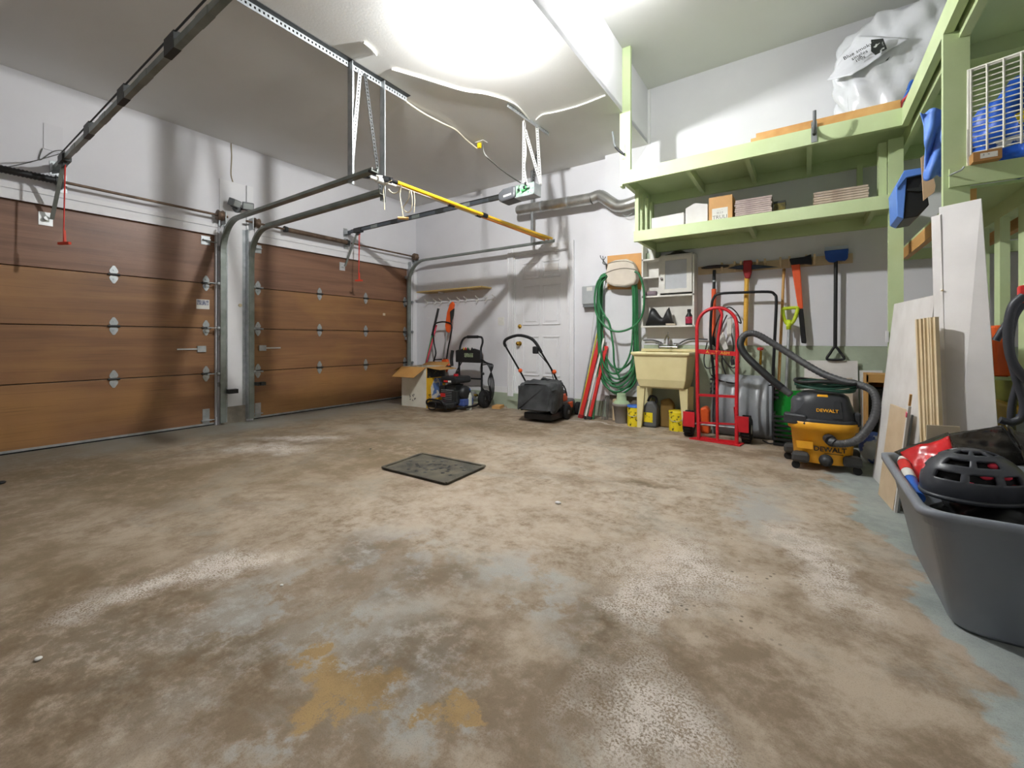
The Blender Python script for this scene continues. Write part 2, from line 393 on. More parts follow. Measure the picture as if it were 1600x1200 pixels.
struct('trim_7', B().bb((XS, YR - .02, ZC), (XS + .03, YR, ZH - .01)).bb((XS, 4.55, ZC + .03), (XS + .012, 4.575, ZH - .06)), TRIM)

# ------------------------------------------------------------------ man door in the back wall
md = new('door_1', B().bb((dl + .012, YB + .03, dz0 + .01), (dr - .012, YB + .07, dz1 - .012)), TRIM); md['kind'] = 'structure'; md['label'] = 'white six-panel door to the house with brass knob and deadbolt'
cs = B()
for a, b in ((dl - .1, dl), (dr, dr + .1)): cs.bb((a, YB - .022, dz0 - .06), (b, YB, dz1 + .1))
cs.bb((dl, YB - .022, dz1), (dr, YB, dz1 + .1))
for a, b in ((dl - .1, dl - .085), (dl - .03, dl - .015), (dr + .015, dr + .03), (dr + .085, dr + .1)): cs.bb((a, YB - .032, dz0 - .06), (b, YB - .02, dz1 + .1))
cs.bb((dl, YB, dz0), (dl + .012, YB + .08, dz1)); cs.bb((dr - .012, YB, dz0), (dr, YB + .08, dz1)); cs.bb((dl, YB, dz0 - .03), (dr, YB + .08, dz0 + .008)); cs.bb((dl, YB, dz1 - .012), (dr, YB + .08, dz1))
new('door_frame', cs, TRIM, md)
DW = dr - dl - .024
for row, (za, zb) in enumerate(((.26, .84), (1.0, 1.58), (1.68, 1.92))):
    for k in (0, 1):
        x0 = dl + .012 + DW * (.14 + .39 * k); x1 = x0 + DW * .33
        f = B(); z0, z1 = dz0 + za, dz0 + zb
        for (a, b) in (((x0, z0), (x1, z0 + .018)), ((x0, z1 - .018), (x1, z1)), ((x0, z0), (x0 + .018, z1)), ((x1 - .018, z0), (x1, z1))):
            f.bb((a[0], YB + .018, a[1]), (b[0], YB + .03, b[1]))
        f.bb((x0 + .05, YB + .02, z0 + .05), (x1 - .05, YB + .03, z1 - .05))
        new('door_panel', f, TRIM, md, bev=.006)
BRASS = mat('brass', (190, 150, 60), .25, 1)
new('door_knob', B().lathe((-3.515, YB + .03, .945), [(.034, 0), (.034, .008), (.014, .012), (.014, .035), (.026, .045), (.031, .06), (.024, .074), (0, .078)], 20, Matrix.Rotation(math.pi / 2, 3, 'X')), BRASS, md)
new('deadbolt', B().lathe((-3.515, YB + .03, 1.2), [(.032, 0), (.032, .01), (.02, .02), (.006, .022), (.006, .04), (0, .04)], 20, Matrix.Rotation(math.pi / 2, 3, 'X')), BRASS, md)
tag(new('folded_paper', B().bb((-3.08, YB + .012, 1.98), (-2.86, YB + .0175, 2.08)), PLASTER), 'pale paper notice stuck high on the white door', 'notice')

# ------------------------------------------------------------------ garage doors
hg = B()     # one hinge: two pointed leaves either side of a dark knuckle, in local coordinates (x out of the door)
for s in (-1, 1):
    hg.prism([(.0, -.022, .008 * s), (.0, -.034, .03 * s), (.0, -.03, .05 * s), (.0, -.008, .088 * s), (.0, .008, .088 * s), (.0, .03, .05 * s), (.0, .034, .03 * s), (.0, .022, .008 * s)], (.006, 0, 0))
    hg.cyl((.005, 0, .045 * s), (.012, 0, .045 * s), .008, n=8)
HINGE = hg.mesh('hinge'); HINGE.materials.append(GALV)
KN = B().cyl((.012, -.045, 0), (.012, .045, 0), .012, n=8).mesh('knuckle'); KN.materials.append(DARKM)
ROL = B().bb((.012, -.02, -.012), (.105, .0, -.008)).cyl((.1, -.02, 0), (.1, .1, 0), .006, n=8).cyl((.1, .075, 0), (.1, .1, 0), .022, n=14).mesh('roller'); ROL.materials.append(GALV)
def inst(me, name, parent, loc, flip=False):
    o = bpy.data.objects.new(name, me); C.objects.link(o); o.parent = parent
    o.matrix_basis = Matrix.Translation(V(loc)) @ (Matrix.Diagonal((1, -1, 1, 1)) if flip else Matrix.Identity(4)); return o
XD = XL - .03          # inner face of the doors
def garage_door(ya, yb, label, cols, rolls, label_at):
    r = root('garage_door', label, 'garage door', (XD, (ya + yb) / 2, 0), 0, 'sectional wooden garage doors')
    zs = [.03, .607, 1.138, 1.655, 2.232]
    for i in range(4):
        new('door_section', B().bb((XD - .045, ya + .003, zs[i] + (.004 if i else 0)), (XD, yb - .003, zs[i + 1] - .004)), DOORT if i == 3 else DOORW, r, bev=.003)
    new('backing', B().bb((XD - .07, ya + .003, .03), (XD - .05, yb - .003, 2.232)), BLACKP, r)
    new('bottom_seal', B().bb((XD - .06, ya + .005, 0), (XD - .005, yb - .005, .014)), RUBBER, r)
    new('bottom_strip', B().bb((XD, ya + .01, .014), (XD + .006, yb - .01, .034)), GALV, r)
    for y, side in cols:
        for z in zs[1:4]:
            h = inst(HINGE, 'hinge', r, (0, y - (ya + yb) / 2, z)); inst(KN, 'knuckle', h, (0, 0, 0))
            if side: inst(ROL, 'roller', h, (0, 0, 0), side < 0)
    for y, s in rolls:
        new('corner_bracket', B().bb((XD, y - .035, .03), (XD + .006, y + .035, .2)).bb((XD, y - .05, .06), (XD + .03, y + .05, .075)).cyl((XD + .02, y, .067), (XD + .02, y + .1 * s, .067), .006, n=8), GALV, r)
        new('top_bracket', B().bb((XD, y - .05, 2.1), (XD + .008, y + .04, 2.2)).bb((XD, y - .04, 2.15), (XD + .05, y + .03, 2.16)).cyl((XD + .03, y, 2.14), (XD + .03, y + .1 * s, 2.14), .006, n=8), GALV, r)
        lk = new('slide_lock', B().bb((XD, y - .05 * s - .04, .86), (XD + .02, y - .05 * s + .045, .93)), GALV, r)
        new('bolt', B().bb((XD + .006, min(y - .28 * s, y - .02 * s), .887), (XD + .016, max(y - .28 * s, y - .02 * s), .903)), mat('bright_zinc', (214, 216, 216), .3, .7), lk)
    if label_at:
        y, z = label_at
        lb = new('maker_label', B().bb((XD, y - .07, z - .05), (XD + .002, y + .06, z + .06)), WHITEP, r)
        new('print_band', B().bb((XD + .002, y - .065, z - .005), (XD + .003, y + .05, z + .05)), mat('print_blue', (96, 100, 128), .6, c2=(200, 200, 205), scale=60), lb)
    return r
gd1 = garage_door(D1[0], D1[1], 'wide brown plywood garage door with a paper sticker beside its hinges', [(1.297, 0), (.46, 0), (2.10, 1), (-.2, -1)], [(2.10, 1)], (2.075, 1.405))
gd2 = garage_door(D2[0], D2[1], 'brown plywood garage door beside the back wall behind the open carton', [(3.506, 0), (4.285, 0), (2.67, -1), (5.085, 1)], [(2.67, -1)], None)
# arm brackets at the top of each door
for r, y, z in ((gd1, .83, 2.105), (gd2, 3.87, 2.10)):
    new('arm_bracket', B().bb((XD, y - .045, z - .06), (XD + .006, y + .045, z + .06)).cyl((XD + .006, y, z), (XD + .05, y, z), .018, n=10), mat('bright_zinc', (214, 216, 216)), r)
MARK = mat('pale_scuff', (210, 196, 172), .8)
new('scuff', B().bb((XD, 4.62, 1.40), (XD + .001, 4.67, 1.44)), MARK, gd2)

# ------------------------------------------------------------------ tracks
CH = [(-.03, -.014), (.03, -.014), (.03, .014), (.022, .014), (.022, -.008), (-.022, -.008), (-.022, .014), (-.03, .014)]
def track(y, x_end, z_h, label, s):
    xv = XL + .075; R = .36
    pts = [(xv, y, .03), (xv, y, z_h - R)] + [(xv + R - R * math.cos(a), y, z_h - R + R * math.sin(a)) for a in [math.pi / 2 * i / 12 for i in range(1, 12)]] + [(xv + R, y, z_h), (x_end, y, z_h)]
    r = root('door_track', label, 'door track', (xv, y, 0), 0, 'galvanised garage door tracks')
    new('vertical_rail', B().sweep(pts[:2], CH, (0, 1, 0)), TRACK, r)
    new('curve', B().sweep(pts[1:14], CH, (0, 1, 0)), TRACK, r)
    new('horizontal_rail', B().sweep(pts[13:], CH, (0, 1, 0)), TRACK, r)
    new('jamb_angle', B().bb((XL, y + .034 * s, .03), (xv + .01, y + .04 * s, 2.35)).bb((XL + .001, y + .034 * s, .03), (XL + .012, y + .075 * s, 2.35)), GALV, r)
    for z in (.45, 1.0, 1.6, 2.05): new('track_bracket', B().bb((XL, y - .03, z), (xv, y + .034, z + .05)), GALV, r)
    new('edge_angle', B().bb((xv + R + .05, y + .031 * s, z_h - .002), (x_end, y + .035 * s, z_h + .03)), TRACK, r)
    return r
t1 = track(2.235, -2.87, 2.372, 'steel door track ending at the galvanised hanger, nearest the paper-stickered door', 1)
t2 = track(2.545, -3.16, 2.33, 'steel door track rising beside the bare concrete pillar foot', -1)
t3 = track(5.09, -2.80, 2.335, 'steel door track along the back wall above the white house door', 1)
new('track_stop', B().bb((t1.location.x + 1.0, 0, 0), (t1.location.x + 1.0, 0, 0)) if False else B().cyl((-2.9, 2.2, 2.36), (-2.9, 2.27, 2.36), .012, n=8), DARKM, t1)
new('photo_eye', B().bb((XL + .1, 2.26, .37), (XL + .17, 2.36, .42)), BLACKP, t1)
new('photo_eye', B().bb((XL + .12, 2.56, .44), (XL + .2, 2.66, .48)).cyl((XL + .2, 2.61, .46), (XL + .23, 2.61, .46), .02, n=10), DARKM, t2)

# ------------------------------------------------------------------ torsion shafts over the doors
def torsion(ya, yb, spr, sm, label, zz=2.44):
    xx = XL + .11
    r = root('torsion_shaft', label, 'torsion spring', (xx, (ya + yb) / 2, zz), 0, 'torsion shafts over the garage doors')
    new('shaft', B().cyl((xx, ya, zz), (xx, yb, zz), .013, n=10), RUST, r)
    h = []
    L_ = spr[1] - spr[0]; n = int(L_ / .012)
    h = [(spr[0] + L_ * i / n, .034 if i % 2 else .028) for i in range(n + 1)]
    new('spring', B().tube([(xx, a, zz) for a, b in h], [b for a, b in h], 12), sm, r)
    for y in spr: new('spring_cone', B().cyl((xx, y - .02, zz), (xx, y + .02, zz), .042, .036, n=14), DARKM, r)
    for y, s in ((ya + .12, -1), (yb - .08, 1)):
        d = new('cable_drum', B().lathe((xx, y, zz), [(.03, -.03), (.06, -.028), (.06, -.02), (.05, -.015), (.05, .015), (.06, .02), (.06, .028), (.02, .03)], 20, Matrix.Rotation(math.pi / 2, 3, 'X')), RUST, r)
        new('lift_cable', B().cyl((xx - .05, y, zz), (xx - .085, y, .1), .002, n=5), DARKM, d)
        new('bearing_plate', B().bb((XL + .014, y + .05 * s - .004, zz - .09), (xx + .03, y + .05 * s + .004, zz + .05)).bb((XL + .014, y + .05 * s - .03, zz - .1), (XL + .02, y + .05 * s + .03, zz + .06)), GALV, r)
    ym = spr[1] if spr[1] < yb - .5 else spr[0]
    new('centre_bracket', B().bb((XL + .014, ym + .03, zz - .05), (xx + .02, ym + .038, zz + .05)).bb((XL + .014, ym, zz - .08), (XL + .02, ym + .07, zz + .08)), GALV, r)
    return r
torsion(-.4, 2.27, (-.25, .89), BLACKP, 'shaft with a black torsion spring over the paper-stickered garage door')
torsion(2.47, 5.28, (2.95, 3.87), RUST, 'shaft with a rust-brown torsion spring over the garage door beside the back wall')

# ------------------------------------------------------------------ opener rails
ROPE = mat('red_rope', (226, 70, 62), .7)
HANDLE = mat('red_handle', (220, 72, 48), .5)
def opener(y, x_end, z, label, ropex, rope_bot, lbl2, dmat):
    r = root('garage_door_opener', label, 'door opener', (x_end, y, z - .03), 0, 'ceiling-hung door opener rails')
    rail = new('rail', B().sweep([(XL + .05, y, z), (x_end, y, z)], [(-.016, -.02), (.016, -.02), (.016, .02), (-.016, .02)], (0, 1, 0)), dmat, r)
    new('chain', B().cyl((XL + .3, y - .006, z + (.07 if y < 2 else .032)), (x_end, y - .006, z + (.075 if y < 2 else .032)), .0055, n=6).cyl((XL + .12, y + .012, z + .034), (x_end, y + .012, z + .034), .004, n=6), DARKM, rail)
    for k in range(7):
        xx = ropex + .35 + k * .42
        if xx < x_end - .1: new('rail_bracket', B().bb((xx - .07, y - .018, z - .021), (xx + .07, y + .018, z + (.074 if k % 2 and y < 2 else .021))), DARKM if k % 2 else TRACK, rail)
    new('header_bracket', B().bb((XL, y - .03, z - .06), (XL + .008, y + .03, z + .07)).bb((XL, y - .03, z - .03), (XL + .1, y - .024, z + .03)).bb((XL, y + .024, z - .03), (XL + .1, y + .03, z + .03)), GALV, r)
    new('trolley', B().bb((ropex - .1, y - .03, z - .035), (ropex + .06, y + .03, z + .03)).bb((ropex - .06, y - .012, z - .07), (ropex + .01, y + .012, z - .03)), DARKM, r)
    new('door_arm', B().bar((ropex - .05, y, z - .03), (XL + .03, y - .02, 2.10), .012, .028, (0, 1, 0)), TRACK, r)
    ro = new('release_rope', B().cyl((ropex - .008, y, z - .06), (ropex, y - .01, rope_bot), .0045, n=6).cyl((ropex + .012, y, z - .06), (ropex + .002, y - .01, rope_bot), .004, n=6), ROPE, r)
    new('release_handle', B().bar((ropex - .05, y - .03, rope_bot - .012), (ropex + .05, y + .02, rope_bot - .012), .022, .022).bar((ropex, y, rope_bot - .012), (ropex, y - .005, rope_bot + .1), .024, .014), HANDLE, ro)
    return r
op1 = opener(.88, -1.3, 2.57, 'steel opener rail with a chain over the paper-stickered garage door', -5.28, 1.845, '', TRACK)
op2 = opener(3.9, -2.72, 2.60, 'dark grey opener rail with an exposed green circuit board', -5.36, 1.875, '', mat('slate_steel', (92, 98, 104), .4, .6))
def motor(r, x, y, z, open_):
    if open_:
        new('light_cover', B().prism([(x - .06, y - .1, z - .07), (x - .02, y - .1, z - .085), (x + .16, y - .1, z - .07), (x + .16, y - .1, z + .065), (x - .0, y - .1, z + .06), (x - .07, y - .1, z + .02)], (0, .17, 0)), mat('smoked_plastic', (86, 88, 92), .35), r, bev=.02)
        bd = new('chassis', B().bb((x + .16, y - .1, z - .075), (x + .40, y + .04, z - .065)).bb((x + .16, y + .03, z - .075), (x + .40, y + .04, z + .055)).bb((x + .39, y - .1, z - .075), (x + .40, y + .04, z + .05)), GALV, r)
        new('circuit_board', B().bb((x + .165, y - .09, z - .06), (x + .385, y - .082, z + .055)), mat('circuit_green', (40, 120, 70), .4, c2=(150, 190, 160), scale=45, fac=(.55, .62)), bd)
        for k in range(9):
            xx = x + .185 + random.random() * .2; zz = z - .04 + random.random() * .08
            new('component', B().bb((xx, y - .105 - random.random() * .015, zz), (xx + .012 + random.random() * .03, y - .09, zz + .012 + random.random() * .02)), random.choice((BLACKP, WHITEP, mat('component_green', (70, 150, 90)), GALV)), bd)
        new('motor_case', B().cyl((x + .2, y - .03, z), (x + .38, y - .03, z), .045, n=16), BLACKP, bd)
        new('logo_strip', B().bar((x + .01, y - .101, z - .03), (x + .11, y - .101, z - .02), .002, .02), WHITEP, r)
    else:
        new('motor_case', B().bb((x, y - .13, z - .09), (x + .4, y + .13, z + .08)), BLACKP, r, bev=.02)
motor(op2, -2.72, 3.9, 2.59, True); motor(op1, -1.3, .88, 2.57, False)

# ------------------------------------------------------------------ hangers from the ceiling
r = root('track_hanger', 'galvanised hanger frame with perforated braces holding the two track ends', 'hanger', (-3.2, 2.4, 2.29))
new('ceiling_angle', B().perf((-3.2, 1.35, ZC - .026), (-3.2, 2.87, ZC - .026), .05, .004, (1, 0, 0)), GALV, r)
new('ceiling_flange', B().bb((-3.2, 1.35, ZC - .006), (-3.15, 2.87, ZC - .001)).bb((-3.235, 1.35, ZC - .008), (-3.2, 2.87, ZC - .004)), DARKM, r)
for y, zb in ((2.225, 2.34), (2.56, 2.275)):
    new('upright', B().bb((-3.215, y, zb), (-3.15, y + .004, ZC - .001)).bb((-3.215, y, zb), (-3.211, y + .06, ZC - .001)), GALV, r)
new('brace', B().perf((-3.19, 2.33, ZC - .03), (-3.19, 2.24, 2.42), .034, .004, (1, 0, 0)), GALV, r)
new('brace', B().perf((-3.19, 2.38, ZC - .03), (-3.19, 2.545, 2.36), .034, .004, (1, 0, 0)), DARKM, r)
r = root('opener_hanger', 'perforated white steel straps holding up the open circuit-board motor', 'hanger', (-2.45, 3.9, 2.66))
new('ceiling_angle', B().perf((-2.45, 3.5, ZC - .024), (-2.41, 4.27, ZC - .024), .04, .004, (1, 0, 0)), GALV, r)
WSTR = mat('strap_white', (214, 214, 212), .45, .3)
new('strap', B().perf((-2.47, 3.84, ZC - .03), (-2.47, 3.83, 2.665), .036, .004, (1, -.6, 0)), WSTR, r)
new('strap', B().perf((-2.43, 4.04, ZC - .03), (-2.35, 3.98, 2.665), .036, .004, (1, -.6, 0)), WSTR, r)
new('strap', B().perf((-2.47, 3.86, ZC - .12), (-2.33, 3.95, 2.665), .036, .004, (1, -.6, 0)), WSTR, r)
new('strap', B().perf((-2.42, 4.03, ZC - .3), (-2.46, 4.0, 2.7), .03, .003, (1, -.6, 0)), DARKM, r)
thing('track_hanger', B().bb((-3.17, 5.1, 2.362), (-3.13, 5.104, ZC)).bb((-3.17, 5.1, 2.362), (-3.166, 5.135, ZC)), GALV, 'single galvanised angle post dropping from the ceiling in front of the silver duct', 'hanger')
# ------------------------------------------------------------------ lamps
def lamp(x, y, zc, strength, label):
    r = root('ceiling_light', label, 'ceiling light', (x, y, zc - .16), 0, 'globe ceiling lights')
    new('base', B().lathe((x, y, zc), [(.06, -.001), (.06, -.012), (.035, -.016), (.03, -.03)], 24), WHITEP, r)
    g = bpy.data.materials.new('lamp_globe'); g.use_nodes = True; n = g.node_tree; n.nodes.clear()
    e = n.nodes.new('ShaderNodeEmission'); o = n.nodes.new('ShaderNodeOutputMaterial'); e.inputs[0].default_value = (.985, .99, .985, 1); e.inputs[1].default_value = strength; n.links.new(e.outputs[0], o.inputs[0])
    new('globe', B().sph((x, y, zc - .06), .04, 10), g, r)
lamp(-1.99, 2.50, ZC, LAMP, 'round white globe lamp on the low ceiling between the hangers')
lamp(-1.12, 3.4, ZH, LAMP2, 'round white globe lamp in the raised ceiling bay')

# ------------------------------------------------------------------ cables along the ceiling
WCAB = mat('white_cable', (222, 220, 212), .5); BCAB = mat('black_cable', (40, 40, 42), .5)
cz = ZC - .011
def cable(name, pts, rad, m, label, cat='cable', grp=None, n=6):
    return thing(name, B().tube(spl(pts, n), rad, 6), m, label, cat, grp)
cable('white_conduit', [P(a, b, z=cz) for a, b in ((612, 108), (660, 122), (722, 141), (760, 147), (800, 160), (820, 178), (829, 190))], .0095, WCAB, 'white cable running over the ceiling down to the perforated straps')
cable('white_conduit', [P(a, b, z=cz) for a, b in ((946, 149), (905, 165), (868, 175), (848, 179), (838, 187))], .009, WCAB, 'white cable crossing the ceiling from the bulkhead edge')
cable('white_conduit', [P(a, b, z=cz) for a, b in ((568, 66), (580, 76), (588, 86))], .01, mat('cable_grey', (190, 190, 184), .5), 'short stiff white cable sleeve on the ceiling beside the angle iron')
pl = [P(a, b, z=q) for a, b, q in ((634, 158, cz), (660, 176, cz - .02), (690, 192, cz - .03), (712, 203, cz), (728, 218, cz - .02), (745, 232, cz - .06))]
cable('extension_cable', pl, .009, mat('ivory_cable', (214, 206, 184), .5), 'ivory extension cord drooping over the ceiling to a yellow plug', 'cord')
o = P(752, 222, z=ZC)
r = root('ceiling_outlet', 'white ceiling outlet holding a yellow plug', 'outlet', (o.x, o.y, ZC))
new('cover_plate', B().bb((o.x - .06, o.y - .04, ZC - .008), (o.x + .06, o.y + .04, ZC - .001)), WHITEP, r)
pg = P(749, 229, z=ZC - .05)
new('plug', B().box((pg.x, pg.y, ZC - .04), (.045, .035, .06)), mat('yellow_plug', (240, 205, 30), .5), r, bev=.006)
cable('power_cable', [(o.x + .03, o.y, ZC - .012), P(757, 240, y=3.2), P(775, 258, y=3.35), P(790, 270, y=3.5), P(806, 281, y=3.7), (-2.5, 3.82, 2.672)], .0065, mat('grey_cable', (92, 92, 88), .5), 'dark grey power cord sagging from the ceiling outlet to the circuit-board motor', 'cord')
cable('strap_wire', [P(a, b, y=3.815) for a, b in ((820, 183), (818, 200), (822, 235), (820, 262), (824, 288))], .006, WCAB, 'thin white wire winding down a perforated strap', 'wire')
cable('bell_wire', [P(a, b, x=XL + .006) for a, b in ((361, 224), (362, 245), (361, 272), (364, 285), (366, 300))], .006, mat('brown_wire', (150, 138, 110), .6), 'thin brown wire stapled down the wall to the twin floodlight', 'wire')
# plate and safety wires near the spring on the doors' wall
thing('wall_plate', B().pp([(68, 192), (98, 200), (98, 241), (68, 232)], .008, x=XL), WALL, 'plain grey square plate screwed high on the doors wall', 'plate')
cable('thin_cable', [P(a, b, x=XL + .012) for a, b in ((66, 232), (62, 250), (85, 236), (100, 238), (40, 255), (4, 262))], .004, mat('grey_cable', (92, 92, 88)), 'thin grey cord looped around the square wall plate', 'cord')

# ------------------------------------------------------------------ twin floodlight on the pillar
fl = P(374, 322, x=XL + .08)
r = root('floodlight', 'twin grey floodlight on the white pillar between the garage doors', 'floodlight', (XL, fl.y, fl.z))
new('mount', B().lathe((XL, fl.y, fl.z - .02), [(.05, 0), (.05, .02), (.03, .03), (.02, .08), (0, .085)], 18, Matrix.Rotation(math.pi / 2, 3, 'Y')), GREYP, r)
for s, rot in ((-1, .5), (1, -.35)):
    Rm = Matrix.Rotation(rot, 3, 'Z') @ Matrix.Rotation(.35, 3, 'Y'); c = V(XL + .13, fl.y + .075 * s, fl.z + .01)
    h = new('lamp_head', B().box(c, (.075, .12, .085), Rm), GREYP, r, bev=.008)
    new('lens', B().box(c + Rm @ V(.04, 0, 0), (.006, .1, .066), Rm), mat('dull_glass', (176, 182, 180), .2), h)
    new('knuckle', B().cyl(c - Rm @ V(.03, 0, .04), V(XL + .05, fl.y, fl.z - .03), .013, n=8), DARKM, h)
for i, (px, py) in enumerate(((349, 477), (375, 477), (348, 512), (385, 514))):
    q = P(px, py, x=XL + .012)
    thing('wall_button' if i < 2 else 'wall_screw', B().cyl(q, q + V(.012, 0, 0), .02 if i == 1 else .012, n=12), WHITEP if i != 1 else mat('cream_knob', (220, 205, 170), .5), 'small round %s on the pillar between the garage doors' % ('white bumper', 'cream bumper', 'white cap', 'pale cap')[i], 'wall cap')

# ------------------------------------------------------------------ long poles lying across the tracks, with ropes
YPOL = mat('yellow_pole', (248, 196, 40), .35); WPOL = mat('white_pole', (228, 226, 220), .4); OPOL = mat('orange_pole', (240, 150, 60), .4)
zt = 2.372 + .014
def pole(name, a, b, segs, label):
    a, b = V(a), V(b); r = root(name, label, 'pole', a, 0, 'long poles lying across the door tracks')
    for nm, t0, t1, rad, m in segs: new(nm, B().cyl(a.lerp(b, t0), a.lerp(b, t1), rad, n=12), m, r)
    return r
pole('painting_pole', (-3.10, 2.36, 2.405), (-2.90, 5.22, 2.405), [('sleeve', 0, .33, .017, WPOL), ('collar', .32, .35, .023, BLACKP), ('shaft', .34, 1, .017, YPOL), ('tip', -.03, 0, .012, BLACKP)], 'white and yellow telescopic pole lying across the tracks')
pole('extension_pole', (-3.01, 2.58, 2.405), (-2.96, 5.24, 2.405), [('shaft', 0, .97, .019, YPOL), ('collar', .45, .48, .026, BLACKP), ('end_cap', -.03, 0, .02, BLACKP), ('tip', .97, 1, .012, OPOL)], 'all-yellow telescopic pole with a black collar lying across the tracks')
pole('pruner_pole', (-3.06, 2.62, 2.365 + .04), (-3.02, 5.22, 2.405), [('sleeve', 0, .45, .015, WPOL), ('collar', .43, .46, .022, BLACKP), ('shaft', .45, 1, .016, OPOL)], 'white and orange pruner pole lying across the tracks')
r = root('tree_pruner', 'black and white pruner head with cream cords at the track end', 'pruner', (-3.05, 2.45, 2.36))
HD = P(618, 290, y=2.45)
new('jaw', B().bar((-3.2, 2.34, 2.43), (-3.03, 2.5, 2.41), .02, .03).bar((-3.16, 2.4, 2.45), (-3.0, 2.52, 2.4), .012, .05), BLACKP, r)
new('lever', B().bar((-3.2, 2.4, 2.46), (-3.06, 2.46, 2.43), .014, .018).cyl((-3.08, 2.42, 2.4), (-3.08, 2.5, 2.4), .03, n=12), WHITEP, r)
CORD = mat('cream_cord', (226, 214, 184), .7)
c1 = new('pull_cord', B().tube(spl([P(a, b, y=2.42) for a, b in ((627, 290), (625, 305), (628, 325), (630, 340))], 5), .004, 6), CORD, r)
q = P(630, 341, y=2.42)
new('wooden_handle', B().cyl(q - V(.03, .03, 0), q + V(.03, .03, 0), .012, n=10), PINE, c1)
new('pull_cord', B().tube(spl([P(a, b, y=2.44) for a, b in ((640, 298), (638, 312), (630, 325), (637, 332), (643, 326), (644, 310), (642, 298))], 5), .004, 6), CORD, r)
new('pull_cord', B().tube(spl([P(a, b, y=2.38) for a, b in ((612, 282), (603, 288), (599, 296), (600, 312), (601, 328))], 5), .004, 6), CORD, r)
new('pull_cord', B().tube(spl([P(a, b, y=2.38) for a, b in ((607, 296), (614, 302), (622, 300), (627, 290))], 5), .005, 6), CORD, r)
new('pull_cord', B().tube(spl([P(a, b, y=2.5) for a, b in ((647, 300), (648, 315), (647, 332))], 5), .003, 6), CORD, r)

# ------------------------------------------------------------------ silver duct
DUCT = mat('duct_foil', (196, 196, 192), .32, .8, c2=(168, 168, 164), scale=10, bump=.4, bscale=22)
yd = 5.135
straight = [P(808, 329, y=yd), P(925, 310, y=yd)]
r = root('exhaust_duct', 'silver flexible dryer duct along the back wall over the house door', 'duct', (-2.5, yd, 2.7))
new('rigid_pipe', B().tube([straight[0].lerp(straight[1], t) for t in (0, .003, .02, .05, 1)], [.03, .055, .07, .073, .073], 20), DUCT, r)
fx = spl([straight[1], P(938, 306, y=yd), P(952, 315, y=yd - .02), P(965, 322, y=yd - .03), P(980, 320, y=yd - .04), P(996, 314, y=yd - .04), P(1012, 306, y=yd - .03)], 12)
new('flexible_hose', B().tube(fx, [.076 if i % 2 else .068 for i in range(len(fx))], 20), mat('duct_flex', (196, 196, 192), .3, .85), r)
for t in (.35, .7): new('clamp', B().cyl(straight[0].lerp(straight[1], t), straight[0].lerp(straight[1], t + .02), .077, n=20), GALV, r)
new('hanger_wire', B().tube(spl([P(973, 335, y=yd), P(980, 338, y=yd), P(988, 333, y=yd)], 5), .004, 6), GALV, r)

# ------------------------------------------------------------------ coat shelf with hooks, switch, controller box
r = root('hook_shelf', 'tan wooden shelf board with a row of white coat hooks in the corner', 'shelf', (-4.75, YB, 1.64))
sb = new('shelf_board', B().bb((-5.42, YB - .25, 1.795), (-4.02, YB, 1.815)), mat('shelf_tan', (190, 162, 104), .6), r)
new('hook_rail', B().bb((-5.42, YB - .018, 1.625), (-3.95, YB - .002, 1.655)), WALL, r)
for i, px in enumerate((668, 681, 690, 704, 718, 729, 747, 761, 773)):
    q = P(px, 470, y=YB - .02); x, z = q.x, 1.64
    new('coat_hook', B().tube(spl([(x, YB - .018, z + .03), (x, YB - .03, z - .02), (x, YB - .06, z - .035), (x, YB - .075, z - .01)], 4), .006, 6).tube(spl([(x, YB - .018, z + .03), (x, YB - .06, z + .03), (x, YB - .09, z + .055)], 4), .006, 6), WCAB, r)
for px in (695, 740):
    x = P(px, 465, y=YB).x; new('shelf_bracket', B().bb((x - .01, YB - .15, 1.775), (x + .01, YB - .018, 1.795)), WALL, r)
q = P(783, 502, y=YB)
r = root('light_switch', 'white double light switch plate beside the house door', 'switch', (q.x, YB, q.z - .06))
new('plate', B().bb((q.x - .055, YB - .007, q.z - .06), (q.x + .055, YB - .001, q.z + .06)), WHITEP, r, bev=.002)
for s in (-1, 1): new('toggle', B().bb((q.x + s * .024 - .006, YB - .016, q.z - .012), (q.x + s * .024 + .006, YB - .007, q.z + .012)), WHITEP, r)
q0, q1 = P(909, 447, y=YB - .1), P(930, 475, y=YB - .1)
r = root('irrigation_controller', 'light grey controller box on the wall beside the green hose', 'control box', (-2.4, YB, q1.z))
bx = new('case', B().bb((q0.x, YB - .1, q1.z), (q0.x + .24, YB - .001, q0.z)), mat('controller_grey', (176, 180, 182), .5), r, bev=.012)
new('base_strip', B().bb((q0.x + .01, YB - .09, q1.z - .035), (q0.x + .23, YB - .002, q1.z)), GREYP, r)
new('sticker', B().bb((q0.x + .07, YB - .1015, q0.z - .07), (q0.x + .15, YB - .1, q0.z - .02)), WHITEP, bx)
q = P(938, 508, y=YR)
cable('thin_cable', [P(a, b, y=YR - .01) for a, b in ((930, 480), (925, 520), (926, 560), (935, 580))], .003, mat('cable_grey', (190, 190, 184)), 'thin grey cord hanging below the controller box', 'cord')

